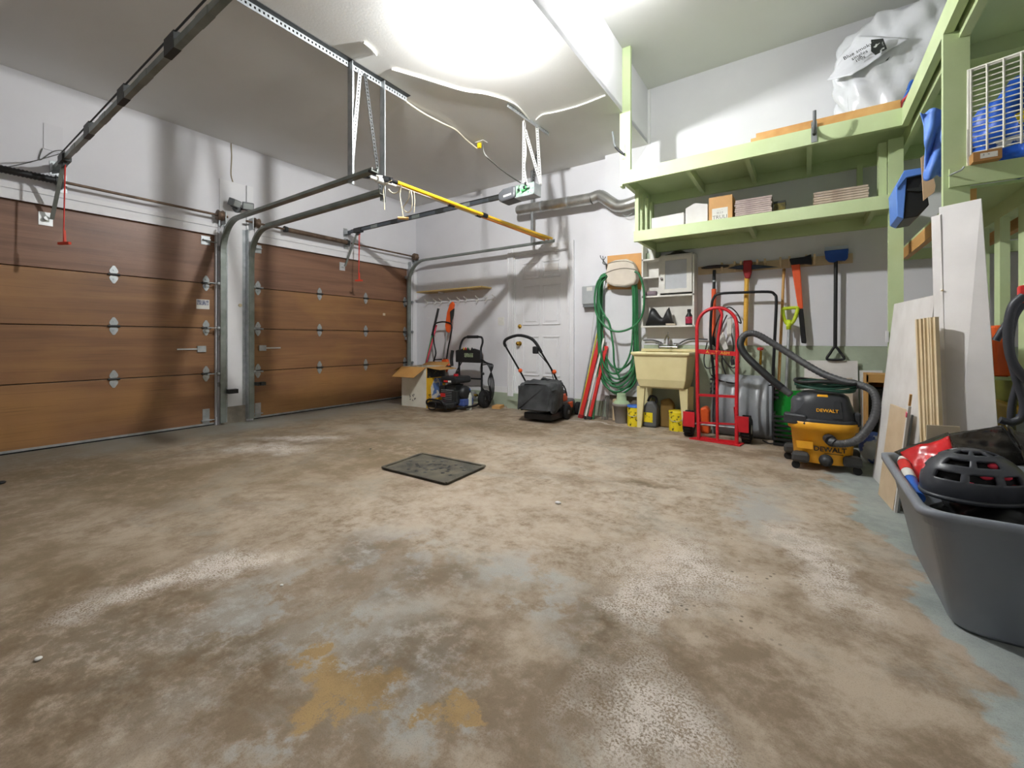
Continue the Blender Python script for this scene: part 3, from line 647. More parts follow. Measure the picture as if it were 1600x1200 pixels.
# ------------------------------------------------------------------ hose holder with the green hose
thing('backing_board', B().pp([(949, 400), (1002, 395), (1002, 452), (949, 452)], .016, y=YR - .017), mat('board_orange', (214, 160, 96), .6), 'orange-brown plywood board behind the beige hose holder', 'board')
r = root('hose_holder', 'beige plastic hose holder on the back wall', 'hose holder', (-1.95, 5.1, 1.66))
HB = mat('beige_plastic', (216, 206, 190), .5)
new('cover', B().pp([(947, 443), (945, 428), (949, 411), (960, 406), (978, 404), (988, 408), (993, 420), (994, 436), (991, 444), (975, 448), (958, 447)], .13, y=5.05), HB, r, bev=.025)
new('seam', B().tube(spl([P(a, b, y=5.047) for a, b in ((946, 427), (958, 422), (975, 419), (992, 421))], 5), .004, 6), mat('seam_brown', (120, 110, 98)), r)
new('seam', B().tube(spl([P(a, b, y=5.047) for a, b in ((949, 412), (960, 409), (978, 408), (990, 412))], 5), .003, 6), mat('seam_brown', (120, 110, 98)), r)
new('arm', B().cyl((-1.95, 5.16, 1.86), (-1.95, 5.2, 1.86), .12, n=20), HB, r)
HOSE = mat('green_hose', (58, 128, 82), .45, c2=(44, 110, 68), scale=3)
hz = B()
def loop(cx, top, bot, wd, y, tilt=0, sh=0):
    pts = [(cx - wd * .5, y, top - .12), (cx - wd * .52, y, (top + bot) / 2), (cx - wd * .46 + sh, y, bot + .2), (cx - wd * .2 + sh, y - .01, bot + .02), (cx + wd * .12 + sh, y - .01, bot + .01 + tilt * .3), (cx + wd * .42 + sh, y, bot + .18 + tilt), (cx + wd * .5, y, (top + bot) / 2), (cx + wd * .46, y, top - .14), (cx + wd * .2, y + .015, top - .02), (cx - wd * .2, y + .015, top - .02)]
    hz.tube(spl(pts, 6, True), .0125, 8, closed=True)
cxh = -1.925
for i, (b, wd, y, ti, sh) in enumerate(((.36, .48, 5.13, .02, 0), (.42, .46, 5.11, .05, .02), (.47, .44, 5.15, .0, -.02), (.52, .47, 5.12, .03, .03), (.33, .5, 5.14, .06, .04), (.58, .42, 5.1, .08, 0), (.40, .40, 5.16, -.02, .05), (.64, .44, 5.155, .02, .03))):
    loop(cxh, 1.86, b, wd, y, ti, sh)
hz.tube(spl([P(a, b, y=5.03) for a, b in ((948, 430), (934, 440), (929, 470), (934, 495), (950, 513), (968, 518), (990, 510), (1004, 490), (1006, 455), (999, 430), (992, 424))], 6), .0125, 8)
hz.tube(spl([P(a, b, y=5.06) for a, b in ((950, 432), (938, 445), (936, 470), (944, 492), (952, 505), (958, 540), (960, 570), (968, 590))], 6), .0125, 8)
thing('garden_hose', hz, HOSE, 'green garden hose hanging in long loops from the beige holder', 'hose')
r = root('hand_fork', 'small grey three-pronged garden hand fork hanging above the hose', 'hand fork', P(946, 412, y=5.15))
tn = B()
for k in range(3): tn.tube(spl([P(a, b, y=5.13) for a, b in ((949 - k * .5, 414), (944 - k * 2.2 + 2, 411), (939 + k * 3.2, 403), (938 + k * 4, 399 + k))], 4), .005, 6)
new('tines', tn, DARKM, r); new('neck', B().cyl(P(948, 414, y=5.13), P(948, 421, y=5.19), .008, n=8), DARKM, r)
q = P(937, 509, y=YR - .01)
thing('hose_bib', B().lathe(q, [(.03, 0), (.03, .012), (.012, .02), (.012, .06), (0, .06)], 14, Matrix.Rotation(math.pi / 2, 3, 'X')), mat('pinkish_plate', (196, 170, 160), .5), 'small round pinkish valve plate on the wall behind the hose', 'valve')

# ------------------------------------------------------------------ stakes and rails leaning beside the hose
def stake(a, b, wd, th, m, label, cat='stake', tip=None):
    r = root('garden_stake', label, cat, a, 0, 'thin stakes leaning beside the green hose')
    a, b = V(a), V(b); new('shaft', B().bar(a, b, wd, th, (0, -1, 0)), m, r)
    if tip: new('foot', B().bar(a, a.lerp(b, .04), wd * 1.3, th * 1.3, (0, -1, 0)), tip, r)
RED2 = mat('red_plastic', (214, 52, 48), .4)
stake((-2.37, 5.02, 0), (-2.15, 5.19, 1.12), .05, .03, RED2, 'broad red plastic driveway marker leaning against the wall', tip=mat('dark_red', (150, 30, 34)))
stake((-2.24, 5.0, 0), (-2.08, 5.17, .92), .04, .03, RED2, 'shorter red plastic marker leaning behind the hose', tip=DARKM)
stake((-2.285, 4.97, 0), (-2.10, 5.14, 1.02), .022, .018, WHITEP, 'thin white stake leaning between two red markers', tip=BLACKP)
stake((-2.41, 5.06, 0), (-2.19, 5.2, 1.2), .016, .016, mat('yellow_stake', (200, 190, 60), .5), 'thin yellow stake leaning behind the broad red marker')
stake((-2.44, 5.1, 0), (-2.2, 5.205, 1.35), .014, .014, GALV, 'long thin steel rod leaning against the wall by the controller box', 'rod')
stake((-2.2, 5.03, 0), (-2.12, 5.18, 1.3), .018, .018, mat('stake_green', (60, 120, 80), .5), 'thin green stake leaning within the hose loops')
wp = B()
for i in range(6): wp.bar((-2.1 + i * .012, 5.06 + .02 * (i % 3), 0), (-2.1 + i * .012, 5.17, .28 + .02 * (i % 2)), .006, .006)
thing('wire_bundle', wp, mat('grey_cable', (92, 92, 88)), 'low bundle of grey garden wire stems at the wall foot', 'wire')
# ------------------------------------------------------------------ mat on the floor
q = [P(a, b, z=0) for a, b in ((598, 733), (697, 758), (757, 731), (660, 711))]
r = root('rubber_mat', 'dark rubber mat with drain holes lying on the bare floor', 'mat', ((q[0].x + q[2].x) / 2, (q[0].y + q[2].y) / 2, 0))
MATM = mat('mat_rubber', (96, 90, 76), .8, c2=(58, 57, 52), scale=7, bump=.2)
new('sheet', B().prism([p + V(0, 0, .001) for p in q], (0, 0, .012)), MATM, r, bev=.004)
for i in range(4):
    a, b = q[i].copy(), q[(i + 1) % 4].copy(); a.z = b.z = .016
    new('rim', B().bar(a, b, .025, .008), MATM, r)
hole = B().lathe((0, 0, 0), [(.015, .0132), (.013, .0145), (0, .0145)], 10).mesh('drain_hole'); hole.materials.append(BLACKP)
cm = r.location
for i in range(30):
    a = math.radians(i * 137.5); rr = .055 + .018 * (i % 9)
    inst(hole, 'drain_hole', r, (rr * 1.35 * math.cos(a), rr * .95 * math.sin(a), 0))

# ------------------------------------------------------------------ open carton
r = root('open_carton', 'open white carton with brown flaps and a yellow printed side', 'carton', (-4.82, 4.66, 0), .06)
WC = mat('white_carton', (226, 224, 212), .7, c2=(214, 210, 194), scale=4)
W_, D_, H_ = .49, .44, .60
t = .006
new('front_wall', B().bb((-W_ / 2, -D_ / 2, 0), (W_ / 2, -D_ / 2 + t, H_)), WC, r, True)
new('rear_wall', B().bb((-W_ / 2, D_ / 2 - t, 0), (W_ / 2, D_ / 2, H_)), WC, r, True)
new('side_wall', B().bb((-W_ / 2, -D_ / 2 + t, 0), (-W_ / 2 + t, D_ / 2 - t, H_)), WC, r, True)
sd = new('side_wall', B().bb((W_ / 2 - t, -D_ / 2 + t, 0), (W_ / 2, D_ / 2 - t, H_)), mat('carton_yellow', (240, 186, 40), .6), r, True)
new('bottom', B().bb((-W_ / 2, -D_ / 2, 0), (W_ / 2, D_ / 2, t)), CARD, r, True)
x = W_ / 2
new('black_band', B().bb((x, -D_ / 2 + .02, .44), (x + .001, D_ / 2 - .01, H_ - .01)), mat('print_black', (40, 38, 36), .6, c2=(180, 160, 70), scale=50, fac=(.32, .38)), sd, True)
new('picture', B().prism([(x, -.1, .12), (x, .13, .14), (x, .15, .42), (x, -.03, .43), (x, -.12, .3)], (.001, 0, 0)), mat('print_blue_picture', (92, 120, 172), .6, c2=(214, 206, 196), scale=9, fac=(.45, .5)), sd, True)
new('caption', B().bb((x, -.17, .06), (x + .001, -.12, .2)), mat('print_brown', (90, 60, 20), .6, c2=(240, 186, 40), scale=60, fac=(.48, .52)), sd, True)
fm = B()
for i in range(9): fm.box((-.02 + random.uniform(-.06, .06), -D_ / 2 - .0005, .14 + random.uniform(-.06, .06)), (.022, .001, .016), Matrix.Rotation(random.random() * 3, 3, 'Y'))
new('printed_marks', fm, mat('print_grey', (110, 106, 100), .7), r, True)
def flap(a, b, d, name='flap'):
    a, b, d = V(a), V(b), V(d); e = (b - a) * .06
    return new(name, B().prism([a, b, b + d - e, a + d + e], ((b - a).cross(d)).normalized() * .005), CARD, r, True)
flap((-W_ / 2, -D_ / 2, H_), (W_ / 2, -D_ / 2, H_), (-.03, -.2, -.14))
flap((W_ / 2, -D_ / 2, H_), (W_ / 2, D_ / 2, H_), (.24, 0, -.03))
flap((-W_ / 2, D_ / 2, H_), (-W_ / 2, -D_ / 2, H_), (-.2, 0, -.07))
flap((W_ / 2, D_ / 2, H_), (-W_ / 2, D_ / 2, H_), (0, .14, .05))

# ------------------------------------------------------------------ pressure washer
r = root('pressure_washer', 'black petrol pressure washer with coiled hose and two wheels', 'pressure washer', (-4.15, 4.72, 0), .03)
def L(name, b, m, p=None, bev=0): return new(name, b, m, p or r, True, bev)
tb = B()
for s in (-1, 1): tb.tube(spl([(s * .2, -.3, .06), (s * .215, -.1, .05), (s * .215, .15, .06), (s * .215, .24, .14), (s * .215, .25, .4), (s * .215, .25, .75)], 5), .015, 8)
tb.tube(spl([(-.215, .25, .72), (-.215, .27, .88), (-.185, .3, 1.0), (-.1, .31, 1.045), (.1, .31, 1.045), (.18, .3, 1.03), (.2, .29, .96), (.185, .27, .86), (.215, .25, .72)], 5), .016, 8)
tb.cyl((-.215, .0, .06), (.215, .0, .06), .014, n=8); tb.cyl((-.215, .25, .42), (.215, .25, .42), .012, n=8)
L('frame', tb, BLACKM)
L('grip', B().cyl((-.1, .31, 1.045), (.1, .31, 1.045), .023, n=12), RUBBER)
L('front_foot', B().prism([(-.24, -.42, .05), (.1, -.42, .05), (.14, -.3, .05), (.12, -.2, .05), (-.24, -.2, .05)], (0, 0, .09)), BLACKP, bev=.03)
L('bumper', B().tube(spl([(-.24, -.38, .06), (-.24, -.43, .12), (-.18, -.45, .17), (.02, -.45, .17), (.09, -.43, .12), (.09, -.4, .05)], 5), .014, 8).tube(spl([(-.2, -.44, .12), (-.06, -.45, .13), (-.06, -.45, .05), (-.18, -.44, .04)], 4, True), .009, 6, closed=True), BLACKM)
en = L('engine_block', B().bb((-.16, -.2, .1), (.12, .1, .28)).bb((-.12, -.16, .28), (.06, .02, .36)), DARKM, bev=.01)
fins = B()
for i in range(7): fins.bb((-.17, -.21, .13 + i * .025), (.02, -.05, .137 + i * .025))
L('cooling_fins', fins, GALV, en)
L('fuel_tank', B().prism([(-.19, -.22, .38), (.13, -.22, .38), (.15, .1, .38), (-.17, .12, .38)], (0, 0, .1)), BLACKP, en, bev=.035)
L('fuel_cap', B().cyl((.0, -.08, .48), (.0, -.08, .51), .035, n=14), REDP, en)
L('air_filter', B().bb((-.22, -.2, .22), (-.12, -.02, .34)), BLACKP, en, bev=.015)
L('recoil_cover', B().lathe((.13, -.06, .24), [(.11, 0), (.1, .05), (.06, .07), (0, .07)], 18, Matrix.Rotation(math.pi / 2, 3, 'Y')), BLACKP, en)
L('red_lever', B().bb((-.16, -.235, .19), (-.08, -.22, .24)), RED2, en)
L('red_badge', B().bb((-.1, -.232, .4), (-.03, -.222, .425)), RED2, en)
L('white_badge', B().bb((-.02, -.232, .4), (.03, -.222, .425)), WHITEP, en)
pm = L('pump', B().cyl((.0, .1, .2), (.2, .1, .2), .05, n=14).bb((.1, -.04, .15), (.19, .04, .26)), GALV)
L('brass_fitting', B().cyl((.2, .1, .2), (.25, .1, .2), .018, n=10).cyl((.14, 0, .26), (.14, 0, .31), .014, n=10), BRASS, pm)
L('detergent_tank', B().bb((.08, -.14, .06), (.2, .08, .17)), mat('clear_blue', (70, 90, 150), .3), bev=.02)
pn = L('control_panel', B().prism([(-.25, .2, .66), (.23, .2, .66), (.22, .2, .84), (.1, .2, .87), (-.1, .2, .87), (-.25, .2, .84)], (0, .05, 0)), BLACKP, bev=.012)
L('panel_label', B().bb((-.07, .195, .74), (.09, .2, .8)), mat('panel_print', (70, 90, 60), .5, c2=(170, 180, 150), scale=60), pn)
for i in range(5): L('nozzle', B().cyl((-.08 + i * .04, .2, .85), (-.08 + i * .04, .19, .885), .009, n=8), (YPOL, RED2, HOSE, WHITEP, BLACKP)[i], pn)
L('spray_gun', B().tube(spl([(-.29, .17, .6), (-.3, .17, .72), (-.28, .17, .84)], 4), .025, 8).bar((-.3, .16, .6), (-.36, .1, .58), .02, .03), BLACKP)
hs = B()
for i in range(4):
    hs.tube(spl([(.235, .2 + .008 * i, .72 - .03 * i), (.36 + .03 * i, .2, .64), (.46 - .03 * i, .2, .42), (.44 - .02 * i, .22, .2 + .03 * i), (.37, .22, .12 + .03 * i), (.29, .16, .3)], 6), .009, 6)
hs.tube(spl([(-.14, .22, .66), (-.2, .15, .5), (-.12, .0, .36), (.05, .05, .24)], 6), .009, 6)
L('high_pressure_hose', hs, BLACKM)
for s in (-1, 1):
    wl_ = L('wheel', B().lathe((s * .275, .24, .135), [(.06, -.035), (.11, -.045), (.13, -.03), (.135, 0), (.13, .03), (.11, .045), (.06, .035)], 28, Matrix.Rotation(math.pi / 2, 3, 'Y')), RUBBER)
    L('wheel_hub', B().lathe((s * .275, .24, .135), [(.062, -.03), (.062, .03), (.02, .04), (.02, .05), (0, .05)], 18, Matrix.Rotation(math.pi / 2 * s, 3, 'Y')), DARKM, wl_)
L('axle', B().cyl((-.27, .24, .135), (.27, .24, .135), .01, n=8), GALV)
L('knob', B().cyl((.22, .235, .5), (.26, .235, .5), .02, n=8).cyl((-.22, .235, .5), (-.26, .235, .5), .02, n=8), DARKM)
r0 = root('plastic_bottle', 'clear plastic bottle with a blue cap beside the pressure washer', 'bottle', (-3.97, 4.72, 0))
new('bottle', B().lathe((-3.97, 4.72, 0), [(.04, 0), (.043, .02), (.043, .2), (.02, .25), (.016, .27)], 16), mat('clear_plastic', (196, 200, 190), .2), r0)
new('cap', B().cyl((-3.97, 4.72, .27), (-3.97, 4.72, .3), .018, n=12), BLUE, r0)

# ------------------------------------------------------------------ tools standing in the corner behind the carton
def handle_tool(name, a, b, rad, m, label, cat, extra=None):
    a, b = V(a), V(b); r = root(name, label, cat, a, 0); new('handle', B().cyl(a, b, rad, n=10), m, r)
    if extra: extra(r, a, b)
    return r
def grip(m, t0, t1, rad):
    return lambda r, a, b: new('grip', B().cyl(a.lerp(b, t0), a.lerp(b, t1), rad, n=10), m, r)
yg = 5.2
handle_tool('garden_rake', (-5.32, 5.0, .02), P(685, 482, y=yg), .013, mat('tool_green', (44, 140, 90), .5), 'green pole with a black grip standing in the corner behind the carton', 'rake',
            lambda r, a, b: (new('grip', B().cyl(a.lerp(b, .7), b, .019, n=10), BLACKP, r), new('head', B().bar(a - V(.12, 0, 0), a + V(.12, 0, 0), .02, .03), DARKM, r)))
handle_tool('garden_hoe', (-5.24, 4.9, .02), P(682, 508, y=yg), .014, mat('tool_pink', (224, 72, 96), .45), 'pinkish red pole standing in the corner behind the carton', 'hoe',
            lambda r, a, b: new('head', B().bar(a - V(.06, 0, 0), a + V(.06, 0, 0), .02, .04), DARKM, r))
r = root('string_trimmer', 'orange and silver string trimmer leaning against the wall under the coat hooks', 'trimmer', P(694, 578, y=5.1))
r.matrix_basis = Matrix.Translation(V(-4.85, 5.12, 0))
a, b = P(693, 575, y=5.12), P(703, 472, y=5.2)
bot = a + (a - b) * 1.05; bot.z = .06
new('shaft', B().cyl(bot, a.lerp(b, .6), .012, n=10), GALV, r)
new('motor_body', B().pp([(697, 518), (695, 509), (698, 488), (702, 476), (706, 471), (708, 475), (705, 495), (702, 513), (700, 520)], .05, y=5.14), ORANGE, r, bev=.01)
new('lower_head', B().pp([(690, 562), (697, 561), (700, 572), (695, 582), (688, 580)], .06, y=5.08), ORANGE, r, bev=.01)
new('guard', B().pp([(703, 487), (709, 482), (708, 493), (704, 506)], .02, y=5.12), DARKM, r)
new('cutting_head', B().cyl((bot.x, bot.y, .0), (bot.x, bot.y, .07), .06, .04, n=16), BLACKP, r)
r = root('folding_cart', 'black tubular cart handle standing between the tools in the corner', 'cart', (-4.95, 5.08, 0))
hb = [P(x_, y_, y=5.13) for x_, y_ in ((679, 585), (677, 568), (681, 552), (678, 535), (677, 515), (680, 506), (690, 503), (700, 504), (706, 509), (704, 525), (700, 545), (697, 570), (696, 590))]
new('handle_tube', B().tube(spl(hb, 4), .012, 8), BLACKM, r)
new('crossbar', B().cyl(P(679, 562, y=5.13), P(697, 561, y=5.13), .009, n=8).cyl(hb[0], V(hb[0].x, 5.08, 0), .012, n=8).cyl(hb[-1], V(hb[-1].x, 5.08, 0), .012, n=8), BLACKM, r)

# ------------------------------------------------------------------ lawn mower
r = root('lawn_mower', 'black and orange lawn mower with a grass bag in front of the house door', 'lawn mower', (-2.72, 4.98, 0), .06)
L('deck', B().prism([(-.2, -.2, .08), (.2, -.2, .08), (.22, .1, .08), (.16, .3, .08), (-.16, .3, .08), (-.22, .1, .08)], (0, 0, .13)), mat('deck_black', (48, 48, 50), .4), bev=.03)
mc = L('motor_cover', B().prism([(-.14, -.2, .2), (.14, -.2, .2), (.13, .15, .2), (-.13, .15, .2)], (0, 0, .14)), BLACKP, bev=.05)
L('orange_panel', B().prism([(.1, -.12, .2), (.165, -.12, .2), (.165, .05, .2), (.1, .05, .2)], (0, 0, .1)), ORANGE, mc, bev=.02)
L('orange_trim', B().bb((.195, -.05, .12), (.226, .08, .2)), ORANGE, mc, bev=.01)
for x_, y_, rr in ((.235, -.15, .095), (-.235, -.15, .095), (.225, .25, .085), (-.225, .25, .085)):
    s = 1 if x_ > 0 else -1
    wh = L('wheel', B().lathe((x_, y_, rr), [(.4 * rr, -.025), (.85 * rr, -.03), (rr, -.02), (rr, .02), (.85 * rr, .03), (.4 * rr, .025)], 24, Matrix.Rotation(math.pi / 2, 3, 'Y')), RUBBER)
    L('hub', B().lathe((x_, y_, rr), [(.8 * rr, 0), (.78 * rr, .028), (.3 * rr, .022), (.25 * rr, .034), (0, .034)], 16, Matrix.Rotation(math.pi / 2 * s, 3, 'Y')), mat('hub_grey', (86, 88, 88), .5), wh)
BAG = mat('bag_fabric', (76, 78, 80), .8, c2=(50, 52, 54), scale=6, bump=.8, bscale=9)
def bagf(u, v):
    # closed box-like bag, bulging and sagging, v along the mower's axis
    a = 2 * math.pi * u; k = .22
    cx_, sz = math.copysign(abs(math.cos(a)) ** k, math.cos(a)), math.copysign(abs(math.sin(a)) ** k, math.sin(a))
    sc = 1 if .06 < v < .94 else .55 if .0 < v < 1 else 0
    sc = [.9, .98, 1, 1, 1, 1, .98, .96, .94, .9, .85][round(v * 10)] if True else sc
    hh = .165 - .02 * v
    return V(.02 + cx_ * (.25 - .03 * v) * sc + .01 * math.sin(7 * u + 5 * v), -.62 + .46 * min(max(v, .04), .96) + .012 * math.sin(11 * a), .29 + .05 * v + sz * hh * sc - .02 * math.cos(a * 2) + .012 * math.sin(5 * a + v * 9) + .008 * math.sin(13 * a - v * 14))
bgb = B().grid(bagf, 48, 10)
bgb.add([bagf(i / 48, 0) for i in range(48)], [tuple(range(47, -1, -1))]); bgb.add([bagf(i / 48, 1) for i in range(48)], [tuple(range(48))])
bg = L('grass_bag', bgb, BAG)
L('bag_frame', B().tube(spl([(-.2, -.2, .44), (0, -.22, .5), (.2, -.2, .44), (.25, -.18, .3)], 5), .01, 6), BLACKM, bg)
L('bag_handle', B().tube(spl([(-.06, -.3, .47), (0, -.33, .52), (.08, -.3, .48)], 5), .014, 6), BAG, bg)
L('rear_skirt', B().prism([(-.18, -.52, .03), (.2, -.52, .03), (.22, -.16, .03), (-.18, -.16, .03)], (0, 0, .08)), BLACKP, bev=.015)
hm = r.matrix_basis.inverted()
lt = [P(828, 608, y=4.80), P(808, 572, y=4.64), P(790, 541, y=4.50), P(788, 535, y=4.48), P(793, 529, y=4.47), P(810, 524, y=4.47), P(828, 528, y=4.47), P(838, 537, y=4.47), P(846, 551, y=4.50), P(866, 585, y=4.68), P(877, 612, y=4.86), P(880, 622, y=4.92)]
loc = [hm @ p for p in lt]
L('push_handle', B().tube(spl(loc, 4), .012, 8).cyl(loc[0], V(-.2, -.1, .22), .012, n=8), BLACKM)
L('foam_grip', B().tube(spl(loc[2:9], 5), .019, 8), RUBBER)
sw = hm @ P(837, 547, y=4.47); L('switch_box', B().box(sw, (.07, .05, .09)), BLACKP, bev=.012)
for p in (P(813, 579, y=4.66), P(866, 581, y=4.66)): L('clamp_knob', B().sph(hm @ p, .028, 6), ORANGE)
L('cable', B().tube(spl([sw, hm @ P(858, 572, y=4.6), hm @ P(864, 590, y=4.7), hm @ P(865, 603, y=4.75), hm @ P(870, 600, y=4.8)], 5), .005, 6), BLACKM)
cable('floor_cable', [P(a, b, z=.012) for a, b in ((775, 622), (785, 628), (800, 633), (812, 635))], .008, BCAB, 'black cord lying on the floor at the foot of the house door', 'cord')
thing('wood_offcut', B().box((-3.72, 5.08, .02), (.12, .2, .04), Matrix.Rotation(.3, 3, 'Z')), PINE, 'small pine offcut on the floor behind the pressure washer', 'offcut')

# ------------------------------------------------------------------ white wall cabinet over the sink
r = root('wall_cabinet', 'white wooden wall cabinet with open cubbies over the utility sink', 'cabinet', (-1.33, 5.1, 1.13))
cf = 5.06; CW = mat('cabinet_white', (228, 226, 218), .5)
x0, x1, xm, zt_, zs_, zb_ = -1.60, -1.015, -1.40, 1.97, 1.515, 1.165
new('side_panel', B().bb((x0, cf, zb_), (x0 + .018, YR, 2.12)), CW, r); new('side_panel', B().bb((x1 - .018, cf, zb_ - .02), (x1, YR, zt_)), CW, r)
new('divider', B().bb((xm, cf, zs_), (xm + .018, YR, zt_)), CW, r)
for nm, a, b, z in (('top_board', xm, x1, zt_), ('shelf', x0, x1, zs_), ('bottom_board', x0 - .01, x1 + .01, zb_), ('cubby_shelf', x0, xm, 1.74), ('cubby_shelf', x0, xm, 1.95)):
    new(nm, B().bb((a, cf, z - .018), (b, YR, z)), CW, r)
new('back_board', B().bb((x0 + .018, YR - .008, zb_), (x1 - .018, YR - .001, zt_)), CW, r)
dd = new('cabinet_door', B().bb((xm + .02, cf - .018, zs_ + .02), (x1 - .02, cf, zs_ + .065)).bb((xm + .02, cf - .018, zt_ - .065), (x1 - .02, cf, zt_ - .02)).bb((xm + .02, cf - .018, zs_ + .065), (xm + .075, cf, zt_ - .065)).bb((x1 - .075, cf - .018, zs_ + .065), (x1 - .02, cf, zt_ - .065)), CW, r)
new('glass_panel', B().bb((xm + .075, cf - .01, zs_ + .065), (x1 - .075, cf - .006, zt_ - .065)), mat('frosted_glass', (196, 200, 204), .25), dd)
new('knob', B().sph((xm + .04, cf - .03, 1.70), .016, 6), GREYP, dd)
thing('work_cap', B().lathe((-1.2, 5.12, zt_ + .001), [(.15, 0), (.15, .008), (.09, .02), (.05, .045), (0, .05)], 20, None, 1, .55), BLACKP, 'flat black cap lying on top of the white cabinet', 'cap')
thing('black_pouch', B().grid(lambda u, v: V(-1.4 + .3 * (u - .5), 5.1 + .05 * math.cos(2 * math.pi * v), zb_ + .002 + (.062 + .055 * abs(math.sin(u * 5)) + .02 * math.sin(9 * u)) * (1 + math.sin(2 * math.pi * v)) * .8 * min(1, 6 * u + .2, 6 * (1 - u) + .2)), 14, 12), BLACKP, 'crumpled black pouch on the bottom shelf of the white cabinet', 'pouch')
r = root('cleaner_bottle', 'dark red bottle with a black cap on the bottom shelf of the white cabinet', 'bottle', (-1.08, 5.12, zb_))
new('body', B().lathe((-1.08, 5.12, zb_), [(.037, 0), (.039, .01), (.039, .1), (.02, .135), (.016, .15)], 18), BLACKP, r)
new('label', B().lathe((-1.08, 5.12, zb_), [(.0395, .02), (.0395, .095)], 18), mat('bottle_red', (170, 40, 70), .5, c2=(220, 160, 180), scale=40, fac=(.36, .4)), r)
new('cap', B().cyl((-1.08, 5.12, zb_ + .15), (-1.08, 5.12, zb_ + .18), .02, n=12), BLACKP, r)
thing('sanding_block', B().box((-1.5, 5.12, zs_ + .032), (.13, .07, .06)), mat('mauve_grey', (130, 116, 124), .7), 'mauve grey sanding block in the lower cubby', 'block', bev=.02)
thing('paint_tin', B().lathe((-1.49, 5.13, 1.951), [(.035, 0), (.035, .1), (.03, .105), (0, .105)], 18), WHITEP, 'small white tin in the top cubby of the wall cabinet', 'tin')
thing('seed_packet', B().box((-1.27, 5.08, zb_ + .012), (.1, .05, .022)), mat('pale_tan', (200, 190, 170)), 'small pale packet lying beside the black pouch', 'packet')

# ------------------------------------------------------------------ utility sink
r = root('utility_sink', 'cream plastic laundry sink standing on four legs', 'sink', (-1.31, 5.0, 0))
xa, xb, ya, yb2, zr = -1.63, -1.0, 4.76, 5.2, .865
n = 0
out = [(-1.6, 4.80), (-1.03, 4.80), (-1.03, 5.19), (-1.6, 5.19)]
def ringf(ins, z): return [(xa + ins, ya + ins, z), (xb - ins, ya + ins, z), (xb - ins, yb2 - ins * .4, z), (xa + ins, yb2 - ins * .4, z)]
def shell(levels, close=True):
    b = B(); vs_ = [p for l in levels for p in l]; fs = []
    for i in range(len(levels) - 1):
        for k in range(4): fs.append((i * 4 + k, i * 4 + (k + 1) % 4, (i + 1) * 4 + (k + 1) % 4, (i + 1) * 4 + k))
    if close: fs.append(tuple(range(len(vs_) - 4, len(vs_))))
    return b.add(vs_, fs)
bs = new('basin', shell([ringf(.085, .5), ringf(.075, .47), ringf(.05, .56), ringf(.025, .82), ringf(.0, .835), ringf(0, zr), ringf(.045, zr), ringf(.06, .82), ringf(.1, .56)]), CREAM, r, bev=.012)
new('backsplash', B().bb((xa, yb2 - .05, zr), (xb, yb2, zr + .03)), CREAM, r)
new('leg_apron', B().bb((xa + .08, ya + .09, .46), (xb - .08, yb2 - .04, .52)), CREAM, r)
for sx in (0, 1):
    for sy in (0, 1):
        xx = (xa + .085) if sx == 0 else (xb - .085); yy = (ya + .1) if sy == 0 else (yb2 - .06)
        new('leg', B().prism([(xx - .045, yy, .47), (xx + .045, yy, .47), (xx + .022 + (.02 if sx else -.02), yy, 0), (xx - .022 + (.02 if sx else -.02), yy, 0)], (0, .04, 0)), CREAM, r)
fz = zr + .03
fc = new('faucet', B().cyl((-1.42, 5.17, fz + .02), (-1.22, 5.17, fz + .02), .014, n=10).tube(spl([(-1.32, 5.17, fz), (-1.32, 5.17, fz + .14), (-1.32, 5.1, fz + .15), (-1.32, 5.02, fz + .1), (-1.32, 5.0, fz + .06)], 5), .011, 8), mat('chrome', (200, 200, 200), .15, 1), r)
for x_ in (-1.42, -1.22): new('tap_handle', B().cyl((x_, 5.17, fz), (x_, 5.17, fz + .06), .012, n=8).bar((x_ - .04, 5.17, fz + .06), (x_ + .04, 5.17, fz + .06), .014, .014), mat('chrome', (200, 200, 200)), fc)
new('spout_lever', B().cyl((-1.32, 5.17, fz + .14), (-1.32, 5.17, fz + .2), .008, n=8), mat('chrome', (200, 200, 200)), fc)
pi_ = B().tube(spl([(-1.62, 5.19, fz + .1), (-1.5, 5.19, fz + .1), (-1.4, 5.19, fz + .07)], 4), .008, 6).tube(spl([(-1.22, 5.19, fz + .05), (-1.1, 5.19, fz + .11), (-.9, 5.19, fz + .11)], 4), .008, 6)
thing('water_pipe', pi_, DARKM, 'thin dark water pipes along the wall behind the sink faucet', 'pipe')

